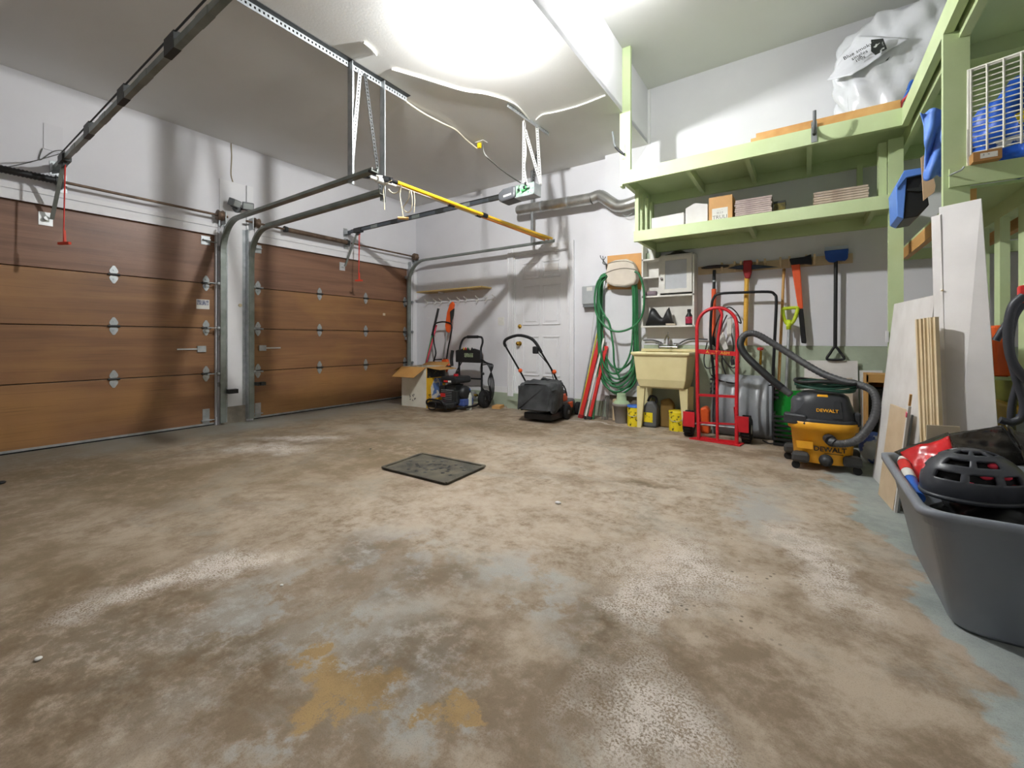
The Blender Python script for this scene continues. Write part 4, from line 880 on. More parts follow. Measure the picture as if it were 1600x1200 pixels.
# under and beside the sink
r = root('flower_pot', 'grey plastic pot with a pale green lid beside the sink leg', 'pot', (-1.83, 5.02, 0))
new('pot_body', B().lathe((-1.83, 5.02, 0), [(.075, 0), (.1, .2), (.11, .205), (.11, .235), (.1, .235)], 20), mat('pot_grey', (140, 134, 128), .7), r)
new('lid', B().lathe((-1.83, 5.02, .235), [(.1, 0), (.08, .03), (.06, .03), (.055, .1), (.05, .12), (0, .12)], 18), mat('pale_green', (164, 186, 150), .6), r)
YCAN = mat('can_yellow', (238, 214, 40), .4, c2=(90, 80, 30), scale=22, fac=(.34, .42))
def can(x_, y_, h_, rad, lidm, label):
    r = root('paint_can', label, 'can', (x_, y_, 0), 0, 'yellow paint cans around the sink')
    new('can_body', B().lathe((x_, y_, 0), [(rad, 0), (rad, h_)], 20), YCAN, r)
    new('lid', B().lathe((x_, y_, h_), [(rad * 1.03, -.012), (rad * 1.03, .006), (rad * .8, .008), (0, .006)], 20), lidm, r)
    new('bail', B().tube(spl([(x_ - rad, y_ - .01, h_ * .8), (x_ - rad * .5, y_ - rad, h_ * .55), (x_ + rad * .5, y_ - rad, h_ * .55), (x_ + rad, y_ - .01, h_ * .8)], 5), .003, 6), GALV, r)
can(-1.64, 4.94, .23, .085, BLUE, 'yellow can with a blue lid beside the sink leg')
can(-1.17, 4.95, .21, .085, YCAN, 'yellow can standing behind the right front sink leg')
can(-1.14, 5.115, .2, .08, GALV, 'yellow can with a steel lid at the back under the sink')
r = root('jerry_can', 'dark grey plastic jug under the middle of the sink', 'jug', (-1.47, 4.98, 0))
new('jug_body', B().prism([(-1.56, 4.92, 0), (-1.39, 4.92, 0), (-1.38, 4.92, .22), (-1.43, 4.92, .3), (-1.5, 4.92, .29), (-1.56, 4.92, .2)], (0, .13, 0)), mat('jug_grey', (96, 98, 100), .5), r, bev=.025)
new('handle', B().tube(spl([(-1.5, 4.98, .29), (-1.47, 4.98, .35), (-1.41, 4.98, .34), (-1.4, 4.98, .28)], 4), .014, 8), BLACKP, r)
new('print', B().bb((-1.53, 4.917, .06), (-1.43, 4.92, .17)), YCAN, r)
thing('paper_sack', B().prism([(-1.38, 5.02, 0), (-1.22, 5.02, 0), (-1.23, 5.02, .27), (-1.28, 5.02, .33), (-1.37, 5.02, .31)], (0, .1, 0)), mat('sack_brown', (140, 112, 60), .8), 'brown paper sack under the sink behind the dark jug', 'sack', bev=.02)
thing('wood_block', B().bb((-1.98, 5.12, 0), (-1.9, 5.2, .26)), TANW, 'tan wooden block standing at the wall foot under the hose', 'block')

# ------------------------------------------------------------------ tool rack on the wall
r = root('tool_rack', 'long tan wooden rack with pegs on the back wall', 'tool rack', (-.3, YR, 1.72))
new('rail', B().bb((-1.0, YR - .022, 1.735), (.375, YR - .001, 1.825)), TANW, r)
for px in (1127, 1147, 1157, 1182, 1194, 1218, 1232, 1258, 1271, 1299, 1316):
    x_ = P(px, 420, y=YR - .05).x; new('peg', B().prism([(x_, YR - .022, 1.83), (x_, YR - .022, 1.745), (x_, YR - .09, 1.80), (x_, YR - .09, 1.84)], (.018, 0, 0)), TANW, r)
yt = YR - .075
OH = mat('orange_handle', (236, 96, 52), .45)
# half-moon edger
r = root('lawn_edger', 'orange-handled edger with a round black head hanging on the rack', 'edger', P(1116, 530, y=yt))
e0, e1 = P(1116, 422, y=yt), P(1114, 545, y=yt)
new('disc', B().lathe(P(1117, 417, y=yt), [(0, .014), (.1, .012), (.145, .002), (.13, -.008), (0, -.005)], 24, None, 1, .6), BLACKP, r)
new('socket', B().cyl(e0, e0.lerp(e1, .26), .016, n=10), BLACKP, r); new('collar', B().cyl(e0.lerp(e1, .13), e0.lerp(e1, .15), .019, n=10), GALV, r)
new('handle', B().cyl(e0.lerp(e1, .24), e0.lerp(e1, .86), .024, n=12), OH, r); new('butt', B().cyl(e0.lerp(e1, .84), e1, .022, .03, n=12), BLACKP, r)
# pickaxe
r = root('pickaxe', 'pickaxe with a red head collar and yellow wooden handle hanging on the rack', 'pickaxe', P(1165, 540, y=yt))
new('blade', B().pp([(1137, 419), (1150, 415), (1165, 413), (1190, 414), (1216, 417), (1190, 419), (1172, 421), (1158, 421)], .03, y=yt - .015), mat('steel_dark', (58, 66, 78), .4, .6), r, bev=.006)
new('eye_collar', B().pp([(1161, 407), (1175, 406), (1174, 425), (1171, 435), (1164, 435), (1161, 424)], .06, y=yt - .03), mat('dark_red', (150, 30, 34)), r, bev=.01)
new('handle', B().cyl(P(1167, 434, y=yt), P(1164, 540, y=yt), .023, n=12), mat('yellow_wood', (226, 176, 74), .5), r)
# axe
r = root('splitting_axe', 'axe with an orange fibreglass handle hanging on the rack', 'axe', P(1257, 538, y=yt))
new('axe_head', B().pp([(1233, 404), (1256, 401), (1267, 397), (1269, 413), (1257, 412), (1236, 414)], .045, y=yt - .022), mat('axe_head', (40, 42, 46), .45, .4), r, bev=.008)
new('blade_edge', B().pp([(1257, 401), (1267, 397), (1269, 406), (1268, 414), (1257, 412)], .02, y=yt - .01), mat('blade_brown', (120, 104, 92), .5, .4), r, bev=.004)
new('handle', B().pp([(1236, 413), (1250, 412), (1255, 482), (1247, 483)], .03, y=yt - .015), OH, r, bev=.008)
new('rubber_grip', B().pp([(1247, 483), (1255, 482), (1260, 532), (1260, 537), (1252, 536)], .032, y=yt - .016), RUBBER, r, bev=.008)
# ice scraper
r = root('ice_scraper', 'blue ice scraper with a black D-grip hanging upside down on the rack', 'ice scraper', P(1304, 562, y=yt))
BLS = mat('scraper_blue', (28, 78, 168), .45)
new('blade_holder', B().pp([(1288, 392), (1326, 388), (1325, 403), (1321, 407), (1310, 407), (1303, 410), (1295, 409), (1290, 404)], .035, y=yt - .02), BLS, r, bev=.006)
new('blade', B().pp([(1289, 386), (1325, 383), (1326, 389), (1288, 393)], .012, y=yt - .01), mat('pale_steel', (176, 184, 190), .4, .4), r)
new('shaft', B().cyl(P(1306, 406, y=yt), P(1305, 543, y=yt), .016, n=10), BLACKP, r)
new('d_grip', B().tube(spl([P(a, b, y=yt) for a, b in ((1305, 542), (1297, 552), (1292, 560), (1297, 562), (1313, 562), (1319, 560), (1314, 552))], 5, True), .012, 8, closed=True), BLACKP, r)
# poles standing on the floor against the rack
handle_tool('wooden_pole', (-.24, 5.02, 0), P(1225, 420, y=YR - .04), .013, mat('broom_wood', (206, 158, 92), .5), 'plain wooden pole leaning between pickaxe and axe', 'pole', grip(mat('pole_cap', (150, 110, 60), .5), .985, 1.0, .0145))
r = root('snow_shovel', 'green-bladed snow shovel with a lime D-handle leaning under the axe', 'shovel', P(1215, 690, y=5.0))
r.matrix_basis = Matrix.Translation(V(-.17, 5.0, 0))
LIME = mat('lime_plastic', (206, 226, 50), .45)
s0, s1 = P(1233, 510, y=5.12), P(1228, 612, y=5.06)
new('d_handle', B().tube(spl([P(a, b, y=5.13) for a, b in ((1233, 507), (1226, 500), (1223, 484), (1228, 482), (1244, 481), (1246, 484), (1241, 500))], 5, True), .017, 8, closed=True), LIME, r)
new('socket', B().cyl(P(1233, 500, y=5.13), P(1232, 515, y=5.12), .026, .02, n=10), LIME, r)
new('shaft', B().cyl(s0, s1, .013, n=10), GALV, r)
GB = mat('shovel_green', (20, 150, 50), .45)
new('blade', B().grid(lambda u, v: V(-.38 + .36 * u, 5.03 - .05 * math.sin(math.pi * u) + .06 * v, .04 + .46 * v), 10, 6), GB, r)
o_ = r.children[-1]; md_ = o_.modifiers.new('solid', 'SOLIDIFY'); md_.thickness = .008

# ------------------------------------------------------------------ cords and power strip hanging by the scoop
yc = 5.13
r = root('power_strip', 'white power strip with tangled black cords hanging under the edger', 'power strip', P(1138, 590, y=yc))
new('strip_body', B().pp([(1136, 498), (1143, 499), (1143, 527), (1136, 526)], .035, y=yc - .03), WHITEP, r, bev=.005)
new('second_plug', B().pp([(1122, 530), (1130, 518), (1138, 545), (1131, 548)], .03, y=yc - .04), WHITEP, r, bev=.006)
kb = B()
for pts in (((1130, 485), (1140, 480), (1152, 490), (1158, 505), (1150, 500)), ((1136, 492), (1128, 510), (1122, 535), (1130, 560), (1145, 575), (1155, 565)), ((1143, 520), (1146, 545), (1142, 565)), ((1105, 535), (1100, 560), (1104, 575), (1120, 572)), ((1128, 485), (1118, 510), (1110, 545), (1116, 562)), ((1132, 540), (1128, 565), (1134, 585))):
    kb.tube(spl([P(a, b, y=yc - .02) for a, b in pts], 6), .007, 6)
new('cords', kb, BCAB, r)
new('plug', B().pp([(1141, 562), (1147, 561), (1148, 570), (1142, 571)], .03, y=yc - .03), BLACKP, r, bev=.004)
r = root('spray_nozzle', 'silver shower-like spray head hanging beside the edger', 'spray head', P(1112, 545, y=yc))
new('head', B().lathe(P(1112, 543, y=yc - .03), [(.012, .03), (.04, .0), (.042, -.025), (0, -.028)], 16), mat('chrome', (200, 200, 200)), r); new('neck', B().cyl(P(1112, 538, y=yc - .03), P(1115, 525, y=yc - .03), .012, n=8), BLACKP, r)
r = root('water_valve', 'small pipe valve with a red wheel on the foundation wall', 'valve', P(1188, 568, y=5.2))
new('pipe', B().cyl(P(1189, 548, y=5.15), P(1188, 570, y=5.15), .012, n=10).cyl(P(1188, 562, y=5.15), P(1188, 562, y=5.21), .012, n=10), BRASS, r)
new('wheel', B().lathe(P(1188, 545, y=5.13), [(.028, -.006), (.032, 0), (.028, .006), (0, .006)], 12, Matrix.Rotation(.5, 3, 'X')), RED2, r)

# ------------------------------------------------------------------ snow scoop
r = root('snow_scoop', 'grey ribbed snow scoop with a tall black tube handle behind the hand truck', 'snow scoop', (-.5, 4.86, 0))
SC = mat('scoop_grey', (150, 154, 158), .32, c2=(132, 136, 140), scale=3)
sx0, sx1, zt2 = -.80, -.27, .62
def scoopf(u, v):
    x_ = sx0 + (sx1 - sx0) * u + (.0 if v < .5 else 0); rib = .02 * math.copysign(abs(math.sin(u * math.pi * 5)) ** .5, math.sin(u * math.pi * 5)) * min(1, 4 * v, 4 * (1 - v)) if .08 < u < .92 else -.012
    bow = .1 * math.sin(math.pi * min(1, v)) ** .8
    return V(x_, 4.97 - bow - rib + .14 * v, .01 + zt2 * v)
sc = new('scoop_pan', B().grid(scoopf, 60, 14), SC, r); m_ = sc.modifiers.new('solid', 'SOLIDIFY'); m_.thickness = .006
for s, x_ in ((-1, sx0), (1, sx1)):
    new('side_wall', B().prism([(x_, 4.95, .01), (x_, 4.89, .2), (x_, 4.94, .55), (x_, 5.08, .63), (x_, 5.18, .5), (x_, 5.18, .02)], (.012 * s, 0, 0)), SC if s < 0 else mat('scoop_dark', (52, 54, 56), .5), r)
hp = [(-.83, 4.98, .40), (-.81, 5.02, .62)] + [P(a, b, y=y_) for a, b, y_ in ((1110, 530, 5.03), (1112, 480, 5.06), (1115, 466, 5.07), (1124, 459, 5.07), (1160, 457, 5.07), (1200, 456, 5.07), (1210, 460, 5.07), (1213, 470, 5.06), (1211, 520, 5.03))] + [(-.265, 5.02, .62), (-.25, 4.98, .40)]
new('handle_tube', B().tube(spl(hp, 4), .014, 10), BLACKM, r)
for x_ in (-.825, -.245):
    for z_ in (.42, .47, .52, .57): new('mount_rib', B().bb((x_ - .012, 4.96, z_), (x_ + .03, 5.03, z_ + .02)), DARKM, r)
new('rear_brace', B().tube(spl([(-.83, 5.0, .62), (-.7, 5.05, .55), (-.3, 5.05, .54), (-.25, 5.0, .62)], 5), .008, 6), BLACKM, r)
r = root('folding_crate', 'black slatted plastic crate on the floor beside the snow scoop', 'crate', (-.12, 5.0, 0))
cr = B()
for x_ in (-.25, -.03): cr.bb((x_, 4.76, 0), (x_ + .012, 4.95, .3))
new('side_panel', cr, BLACKP, r)
for i in range(7): new('slat', B().bb((-.25, 4.748, .01 + i * .043), (-.02, 4.76, .03 + i * .043)), BLACKP, r)
new('crate_floor', B().bb((-.238, 4.76, 0), (-.03, 4.95, .01)), BLACKP, r)
cable('floor_cable', [P(a, b, z=.01) for a, b in ((1192, 688), (1204, 693), (1220, 690), (1232, 697))], .006, BCAB, 'thin black cord on the floor between scoop and vacuum', 'cord')
thing('fuel_bottle', B().prism([(-.93, 4.93, 0), (-.84, 4.93, 0), (-.84, 4.93, .24), (-.87, 4.93, .29), (-.93, 4.93, .27)], (0, .12, 0)), ORANGE, 'orange-red fuel jug on the floor behind the hand truck', 'jug', bev=.02)

# ------------------------------------------------------------------ red hand truck
r = root('hand_truck', 'bright red two-wheeled hand truck with a rounded top handle', 'hand truck', (-.72, 4.6, 0))
HT = (V(0, 4.585, 0), V(0, -1, .155))            # the frame leans back a little
def hp_(px, py): return P(px, py, pl=HT)
arch = [hp_(a, b) for a, b in ((1092, 690), (1090, 620), (1089, 530), (1090, 505), (1096, 492), (1107, 484), (1121, 481), (1135, 484), (1146, 493), (1151, 506), (1152, 540), (1151, 620), (1151, 693))]
new('frame_tube', B().tube([arch[0]] + spl(arch[1:-1], 5) + [arch[-1]], .017, 12), REDP, r)
new('centre_rail', B().tube([hp_(1121, 688)] + spl([hp_(1120, 560), hp_(1122, 530), hp_(1126, 505), hp_(1128, 492), hp_(1124, 483)], 5), .014, 10), REDP, r)
for ya_, yb_, h_ in ((549, 553, .045), (617, 620, .025), (660, 663, .016)):
    cb = new('crossbar', B().bar(hp_(1091, ya_), hp_(1151, yb_), .02, h_), REDP, r)
    if h_ > .04:
        me = text_mesh('A. .,..T  ABM', .042, .002); a, b = hp_(1098, ya_ + .5), hp_(1146, yb_)
        Xa = (b - a).normalized(); Zn = V(0, -1, .1); Zn = (Zn - Xa * Zn.dot(Xa)).normalized(); Ya = Zn.cross(Xa)
        me.transform(Matrix.Translation((a + b) / 2 + Zn * .0115) @ Matrix((Xa, Ya, Zn)).transposed().to_4x4())
        new('lettering', me, mat('letter_yellow', (240, 190, 70), .5), cb)
new('toe_plate', B().pp([(1077, 686), (1156, 698), (1163, 694), (1098, 683)], .012, z=.0), REDP, r)
new('toe_plate_back', B().bar(hp_(1090, 686) , hp_(1153, 692), .012, .04), REDP, r)
for sx, wx in ((-1, -1.0), (1, -.47)):
    q0 = V(wx, 4.74, .13)
    w_ = new('wheel', B().lathe(q0, [(.05, -.04), (.1, -.045), (.124, -.03), (.13, 0), (.124, .03), (.1, .045), (.05, .04)], 28, Matrix.Rotation(math.pi / 2, 3, 'Y')), RUBBER, r)
    tr = B()
    for k in range(22):
        a = 2 * math.pi * k / 22; tr.box(q0 + V(0, .13 * math.cos(a), .13 * math.sin(a)), (.07, .014, .008), Matrix.Rotation(a + math.pi / 2, 3, 'X'))
    new('tread', tr, RUBBER, w_)
    new('hub', B().cyl(q0 - V(.045, 0, 0), q0 + V(.045, 0, 0), .045, n=16), WHITEP, w_)
    xf = -.92 if sx < 0 else -.545
    new('wheel_guard', B().bb((min(xf, wx + .03 * sx), 4.6, .12), (max(xf, wx + .03 * sx), 4.615, .27)), REDP, r)
new('axle', B().cyl((-1.0, 4.74, .13), (-.47, 4.74, .13), .01, n=8), GALV, r)
for x_ in (-.89, -.56): new('stay', B().bar((x_, 4.63, .35), (x_, 4.74, .13), .02, .012), REDP, r)
# ------------------------------------------------------------------ yellow shop vacuum
vc = V(.11, 4.20, 0)
r = root('shop_vacuum', 'yellow and black wet-dry shop vacuum with a thick grey hose', 'vacuum', vc)
RX, RY = .215, .185
VB = mat('vacuum_black', (52, 54, 58), .4)
def sup(a, k=.72): return math.copysign(abs(math.cos(a)) ** k, math.cos(a)), math.copysign(abs(math.sin(a)) ** k, math.sin(a))
def loft(levels, n=40, cap=True, k=.72):
    b = B(); m = len(levels); vs_ = []
    for (rx, ry, z) in levels:
        for i in range(n):
            p, q = sup(2 * math.pi * i / n, k); vs_.append(V(rx * p, ry * q, z))
    b.add(vs_, [(i * n + j, i * n + (j + 1) % n, (i + 1) * n + (j + 1) % n, (i + 1) * n + j) for i in range(m - 1) for j in range(n)], True)
    if cap: b.add(vs_[:n], [tuple(range(n - 1, -1, -1))]); b.add(vs_[-n:], [tuple(range(n))])
    return b
def LV(name, b, m, p=None, bev=0): return new(name, b, m, p or r, True, bev)
dr_ = LV('drum', loft([(RX * .84, RY * .84, .05), (RX * .86, RY * .86, .06), (RX * .97, RY * .97, .3), (RX * 1.06, RY * 1.06, .305), (RX * 1.08, RY * 1.08, .365), (RX * 1.02, RY * 1.02, .37)]), YEL)
LV('drum_panel', B().prism([(-.16, -RY * .93, .16), (-.06, -RY * .95, .16), (-.06, -RY * .96, .215), (-.17, -RY * .95, .215)], (0, -.006, 0)), YEL, dr_)
LV('rim_band', loft([(RX * 1.06, RY * 1.06, .368), (RX * 1.07, RY * 1.07, .385), (RX * 1.0, RY * 1.0, .392)]), VB)
hd = LV('motor_head', loft([(RX * 1.0, RY * 1.0, .385), (RX * .98, RY * .98, .43), (RX * .86, RY * .9, .50), (RX * .78, RY * .84, .56), (RX * .6, RY * .7, .585), (RX * .5, RY * .6, .59)]), VB)
LV('front_panel', B().prism([(-.075, -RY * 1.0, .395), (.13, -RY * 1.0, .395), (.115, -RY * .82, .55), (-.06, -RY * .82, .55)], (0, .05, 0)), mat('vacuum_panel', (42, 44, 48), .45), hd, bev=.015)
LV('cord_hump', B().lathe((-.13, -.07, .39), [(.075, 0), (.075, .13), (.06, .16), (0, .17)], 22), mat('vacuum_hump', (74, 76, 82), .4), hd)
LV('accessory_tray', B().prism([(-.255, -.13, .335), (-.1, -.195, .335), (-.1, -.1, .335), (-.25, -.05, .335)], (0, 0, .085)), VB, hd, bev=.015)
LV('switch', B().box((.0, -.13, .565), (.07, .04, .03), Matrix.Rotation(.5, 3, 'X')), YEL, hd, bev=.006)
LV('latch', B().box((.215, -.06, .40), (.04, .1, .1)), VB, hd, bev=.012)
def curved_text(txt, size, rx, ry, z, x0, m, parent, tilt=0):
    me = text_mesh(txt, size, .003, size * .02)
    for v in me.vertices:
        x_ = v.co.x + x0; t_ = min(.98, abs(x_) / rx); yy = -ry * (max(0, 1 - t_ ** (2 / .72))) ** (.72 / 2)
        v.co = V(x_, yy - v.co.z - .002 + tilt * v.co.y, z + v.co.y)
    me.materials.append(m); return LV('lettering', me, m, parent)
sc_ = .7
curved_text('DEWALT', .05, RX * .955, RY * .955, .168, .045, mat('letter_black', (30, 28, 24), .5), dr_)
LV('logo_line', B().bb((.01, -RY * .95 - .004, .138), (.125, -RY * .95, .142)), mat('letter_black', (30, 28, 24)), dr_)
me = text_mesh('DEWALT', .034, .002, .0006); me.transform(Matrix.Translation(V(.028, -RY * 1.0 + .008, .462)) @ Matrix.Rotation(math.radians(78), 4, 'X'))
LV('lettering', me, mat('letter_amber', (246, 178, 44), .5), hd)
pt = LV('hose_port', B().cyl((.035, -RY * .88, .255), (.05, -RY * 1.16, .245), .038, n=18).cyl((.05, -RY * 1.16, .245), (.075, -RY * 1.28, .235), .031, n=18), VB)
LV('drain_cap', B().lathe((.02, -RY * .86, .085), [(.045, 0), (.045, .02), (.03, .03), (.028, .05), (0, .05)], 20, Matrix.Rotation(math.pi / 2, 3, 'X')), VB, dr_)
for x_, y_ in ((-.14, -.17), (.18, -.13), (-.2, .1), (.19, .13)):
    ft = LV('caster_foot', B().prism([(x_ - .06, y_ - .05, .055), (x_ + .06, y_ - .05, .055), (x_ + .05, y_ + .05, .055), (x_ - .05, y_ + .05, .055)], (0, 0, .075)), mat('caster_grey', (66, 66, 66), .6), None, bev=.02)
    LV('caster_wheel', B().cyl((x_ - .03 * (1 if x_ < 0 else -1), y_ - .025, .028), (x_ - .03 * (1 if x_ < 0 else -1), y_ + .005, .028), .028, n=16), RUBBER, ft)
hpth = [(1297, 690, 3.985), (1306, 693, 3.97), (1322, 693, 3.97), (1338, 688, 3.98), (1352, 675, 4.0), (1366, 652, 4.03), (1370, 630, 4.06), (1364, 612, 4.1), (1348, 603, 4.15), (1322, 597, 4.2), (1290, 586, 4.26), (1262, 571, 4.32), (1232, 552, 4.38), (1205, 535, 4.4), (1184, 523, 4.4), (1170, 521, 4.4), (1160, 527, 4.38), (1157, 540, 4.36), (1165, 555, 4.34), (1185, 575, 4.3), (1210, 597, 4.27), (1236, 617, 4.24)]
hs = spl([P(a, b, y=y_) for a, b, y_ in hpth], 14)
hose = new('suction_hose', B().tube(hs, [(.0285 if i % 3 else .0255) for i in range(len(hs))], 14), mat('hose_charcoal', (78, 78, 80), .5), r)
new('hose_cuff', B().tube(hs[-70:-8], .031, 14), BLACKP, hose)
new('hose_cuff', B().tube(hs[:10], .033, 14), VB, hose)
cl = B()
for i in range(5): cl.tube([(vc.x + .02 + (.185 + .012 * math.sin(i)) * math.cos(a), vc.y + (.145 - .006 * i) * math.sin(a), .615 + .011 * i + .012 * math.sin(2 * a + i)) for a in [2 * math.pi * k / 36 for k in range(36)]], .009, 6, closed=True)
thing('coiled_cable', cl, mat('dark_green_cord', (34, 76, 62), .5), 'dark green extension cord coiled on top of the yellow vacuum', 'cord')
wf = B().tube([(vc.x + .02 + .2 * math.cos(a), vc.y + .15 * math.sin(a), .672 + .008 * math.sin(3 * a)) for a in [2 * math.pi * k / 40 for k in range(40)]], .012, 6, closed=True)
thing('vacuum_cable', wf, BCAB, 'black cord loop lying on the green coil of the vacuum', 'cord')

# ------------------------------------------------------------------ boards and boxes against the foundation behind the vacuum
thing('melamine_board', B().pp([(1257, 563), (1340, 564), (1343, 680), (1255, 680)], .018, y=5.16), PLASTER, 'white shelf panel standing against the green foundation wall under the ice scraper', 'panel')
thing('melamine_board', B().pp([(1343, 579), (1379, 579), (1382, 700), (1346, 700)], .018, y=5.1), PLASTER, 'narrower white panel behind the open brown box', 'panel')
r = root('flat_carton', 'flat tan carton with a printed side behind the vacuum', 'carton', P(1300, 680, y=5.0))
new('face', B().pp([(1280, 592), (1332, 591), (1334, 690), (1280, 690)], .05, y=5.02), mat('carton_tan', (200, 188, 170), .75), r)
lb_ = new('label_panel', B().pp([(1264, 589), (1280, 592), (1280, 690), (1262, 690)], .05, y=5.02), mat('carton_pale', (206, 202, 190), .75), r)
mm = text_mesh('M', .1, .002); mm.transform(Matrix.Translation(P(1272, 605, y=5.02) + V(0, -.001, 0)) @ Matrix.Rotation(math.pi / 2, 4, 'X') @ Matrix.Rotation(math.pi / 2, 4, 'Z') @ Matrix.Scale(.6, 4))
new('lettering', mm, mat('print_grey', (110, 106, 100)), lb_)
r = root('open_box', 'open brown cardboard box with a dark inside standing behind the vacuum', 'box', P(1370, 690, y=4.75))
a, b = P(1354, 585, y=4.72), P(1398, 700, y=4.72)
a.z = .70
for nm, lo, hi in (('side_flap', (a.x, 4.72, 0), (a.x + .012, 4.98, a.z)), ('side_flap', (a.x + .26, 4.72, 0), (a.x + .272, 4.98, a.z)), ('top_flap', (a.x, 4.72, a.z - .06), (a.x + .27, 4.735, a.z)), ('back_wall', (a.x, 4.97, 0), (a.x + .27, 4.98, a.z)), ('roof', (a.x, 4.72, a.z), (a.x + .272, 4.98, a.z + .008))):
    new(nm, B().bb(lo, hi), CARD, r)
new('contents', B().bb((a.x + .012, 4.8, 0), (a.x + .26, 4.96, a.z - .12)), BLACKP, r)
r = root('plastic_sack', 'blue and white plastic bag squashed behind the vacuum', 'bag', (.46, 4.5, 0))
new('sack', B().sph((.46, 4.5, .13), (.1, .08, .13), 8), mat('bag_blue_white', (70, 96, 170), .4, c2=(220, 224, 228), scale=9, fac=(.48, .52)), r)

# boards leaning on the shelving: big white board, tan board, trim strips, slab
def leaning(name, bl, br, tr_, tl, t, m, label, cat='board', grp=None):
    bl, br, tr_, tl = map(V, (bl, br, tr_, tl)); n_ = (br - bl).cross(tl - bl).normalized()
    if n_.x < 0: n_ = -n_
    return thing(name, B().prism([bl, br, tr_, tl], n_ * t), m, label, cat, grp)
leaning('white_board', P(1363, 745, z=0), P(1427, 812, z=0), P(1460, 461, y=3.15), P(1397, 475, y=4.02), .018, PLASTER, 'large white board leaning against the green shelving post')
leaning('tan_board', P(1372, 772, z=0), P(1395, 798, z=0), P(1419, 642, y=3.26), P(1391, 631, y=3.5), .012, mat('tan_panel', (204, 184, 156), .6, c2=(192, 170, 140), scale=6), 'low tan hardboard strip leaning on the large white board')
r = root('trim_strip', 'white trim strip with a pink mark leaning on the tan hardboard', 'trim strip', P(1399, 800, z=0))
a, b = P(1399, 800, z=0), P(1421, 634, y=3.17)
new('strip', B().bar(a, b, .028, .012, (-1, 0, 0)), PLASTER, r); new('grey_side', B().bar(a + V(.012, .0, 0), b + V(.012, 0, -.05), .012, .008, (-1, 0, 0)), GREYP, r)
new('pink_mark', B().bar(b.lerp(a, .06) + V(-.008, -.002, 0), b.lerp(a, .1) + V(-.008, -.002, 0), .022, .004, (-1, 0, 0)), mat('pink_mark', (224, 90, 120), .5), r)
new('tip', B().bar(b, b + (b - a) * .1, .012, .01, (-1, 0, 0)), PINE, r)
TRW = mat('trim_wood', (226, 210, 176), .55, c2=(214, 194, 156), scale=5)
for i, ((bx_, by_), tp, lbl) in enumerate((((.515, 2.975), (1437, 499, 3.09), 'cream wood moulding leaning, first beside the large white board'), ((.537, 2.965), (1449, 497, 3.06), 'cream wood moulding leaning in the middle of three'), ((.56, 2.955), (1459, 496, 3.03), 'cream wood moulding leaning, next to the slate panel'))):
    a, b = V(bx_, by_, 0), P(tp[0], tp[1], y=tp[2])
    r = root('wood_moulding', lbl, 'moulding', a, 0, 'cream mouldings leaning against the shelving')
    new('face', B().bar(a, b, .05, .016, (-1, -.3, 0)), TRW, r); new('bead', B().bar(a + V(-.01, -.004, 0), b + V(-.01, -.004, 0), .012, .012, (-1, -.3, 0)), TRW, r)
leaning('slate_panel', (.585, 3.04, 0), (.655, 3.02, 0), P(1493, 579, y=3.1), P(1458, 578, y=3.12), .012, mat('slate_blue', (98, 102, 124), .5), 'slate blue panel leaning between mouldings and the grey slab')
leaning('white_plank', (.57, 3.06, 0), (.60, 3.0, 0), P(1469, 335, y=3.13), P(1455, 339, y=3.17), .03, PLASTER, 'tall narrow white plank leaning behind the grey slab', 'plank')
SLAB = mat('grey_slab', (230, 228, 226), .6, c2=(216, 214, 212), scale=3, bump=.1, bscale=10)
r = root('cement_slab', 'tall pale grey cement board slab leaning on the shelving post', 'slab', (.66, 2.9, 0))
tl, tr_ = P(1467, 324, y=3.145), P(1533, 310, y=3.03); bl, br = V(.60, 2.99, 0), V(.765, 2.91, 0)
new('board', B().prism([bl, br, tr_, tl], V(.006, .018, .002)), SLAB, r)
new('strap', B().bar(tl.lerp(bl, .26) + V(-.004, 0, 0), tl.lerp(bl, .262) + V(.004, 0, 0), .03, .006), TRW, r)
thing('tan_offcut', B().pp([(1448, 664), (1500, 667), (1500, 760), (1447, 760)], .012, y=2.915), mat('tan_offcut', (190, 176, 152), .6), 'square tan board offcut standing behind the tote', 'board')

# ------------------------------------------------------------------ storage tote with its contents
r = root('storage_tote', 'big open dark grey plastic tote full of sports gear', 'tote', (.66, 2.43, 0))
TOTE = mat('tote_grey', (134, 139, 147), .42, c2=(124, 129, 138), scale=3)
def rr(x0, x1, y0, y1, z, rad, n=6):
    o = []
    for cx_, cy_, a0 in ((x1 - rad, y1 - rad, 0), (x0 + rad, y1 - rad, 90), (x0 + rad, y0 + rad, 180), (x1 - rad, y0 + rad, 270)):
        for i in range(n + 1):
            a = math.radians(a0 + 90 * i / n); o.append(V(cx_ + rad * math.cos(a), cy_ + rad * math.sin(a), z))
    return o
def ringloft(rings, cap0=True, cap1=False):
    b = B(); n = len(rings[0]); vs_ = [p for q in rings for p in q]
    b.add(vs_, [(i * n + j, i * n + (j + 1) % n, (i + 1) * n + (j + 1) % n, (i + 1) * n + j) for i in range(len(rings) - 1) for j in range(n)], True)
    if cap0: b.add(rings[0], [tuple(range(n - 1, -1, -1))])
    if cap1: b.add(rings[-1], [tuple(range(n))])
    return b
T0 = (.425, .93, 2.075, 2.80); T1 = (.345, 1.01, 1.995, 2.88); zt3 = .425
def tr(t, z, d=0, rad=.07): return rr(T0[0] + (T1[0] - T0[0]) * t - d, T0[1] + (T1[1] - T0[1]) * t + d, T0[2] + (T1[2] - T0[2]) * t - d, T0[3] + (T1[3] - T0[3]) * t + d, z, rad)
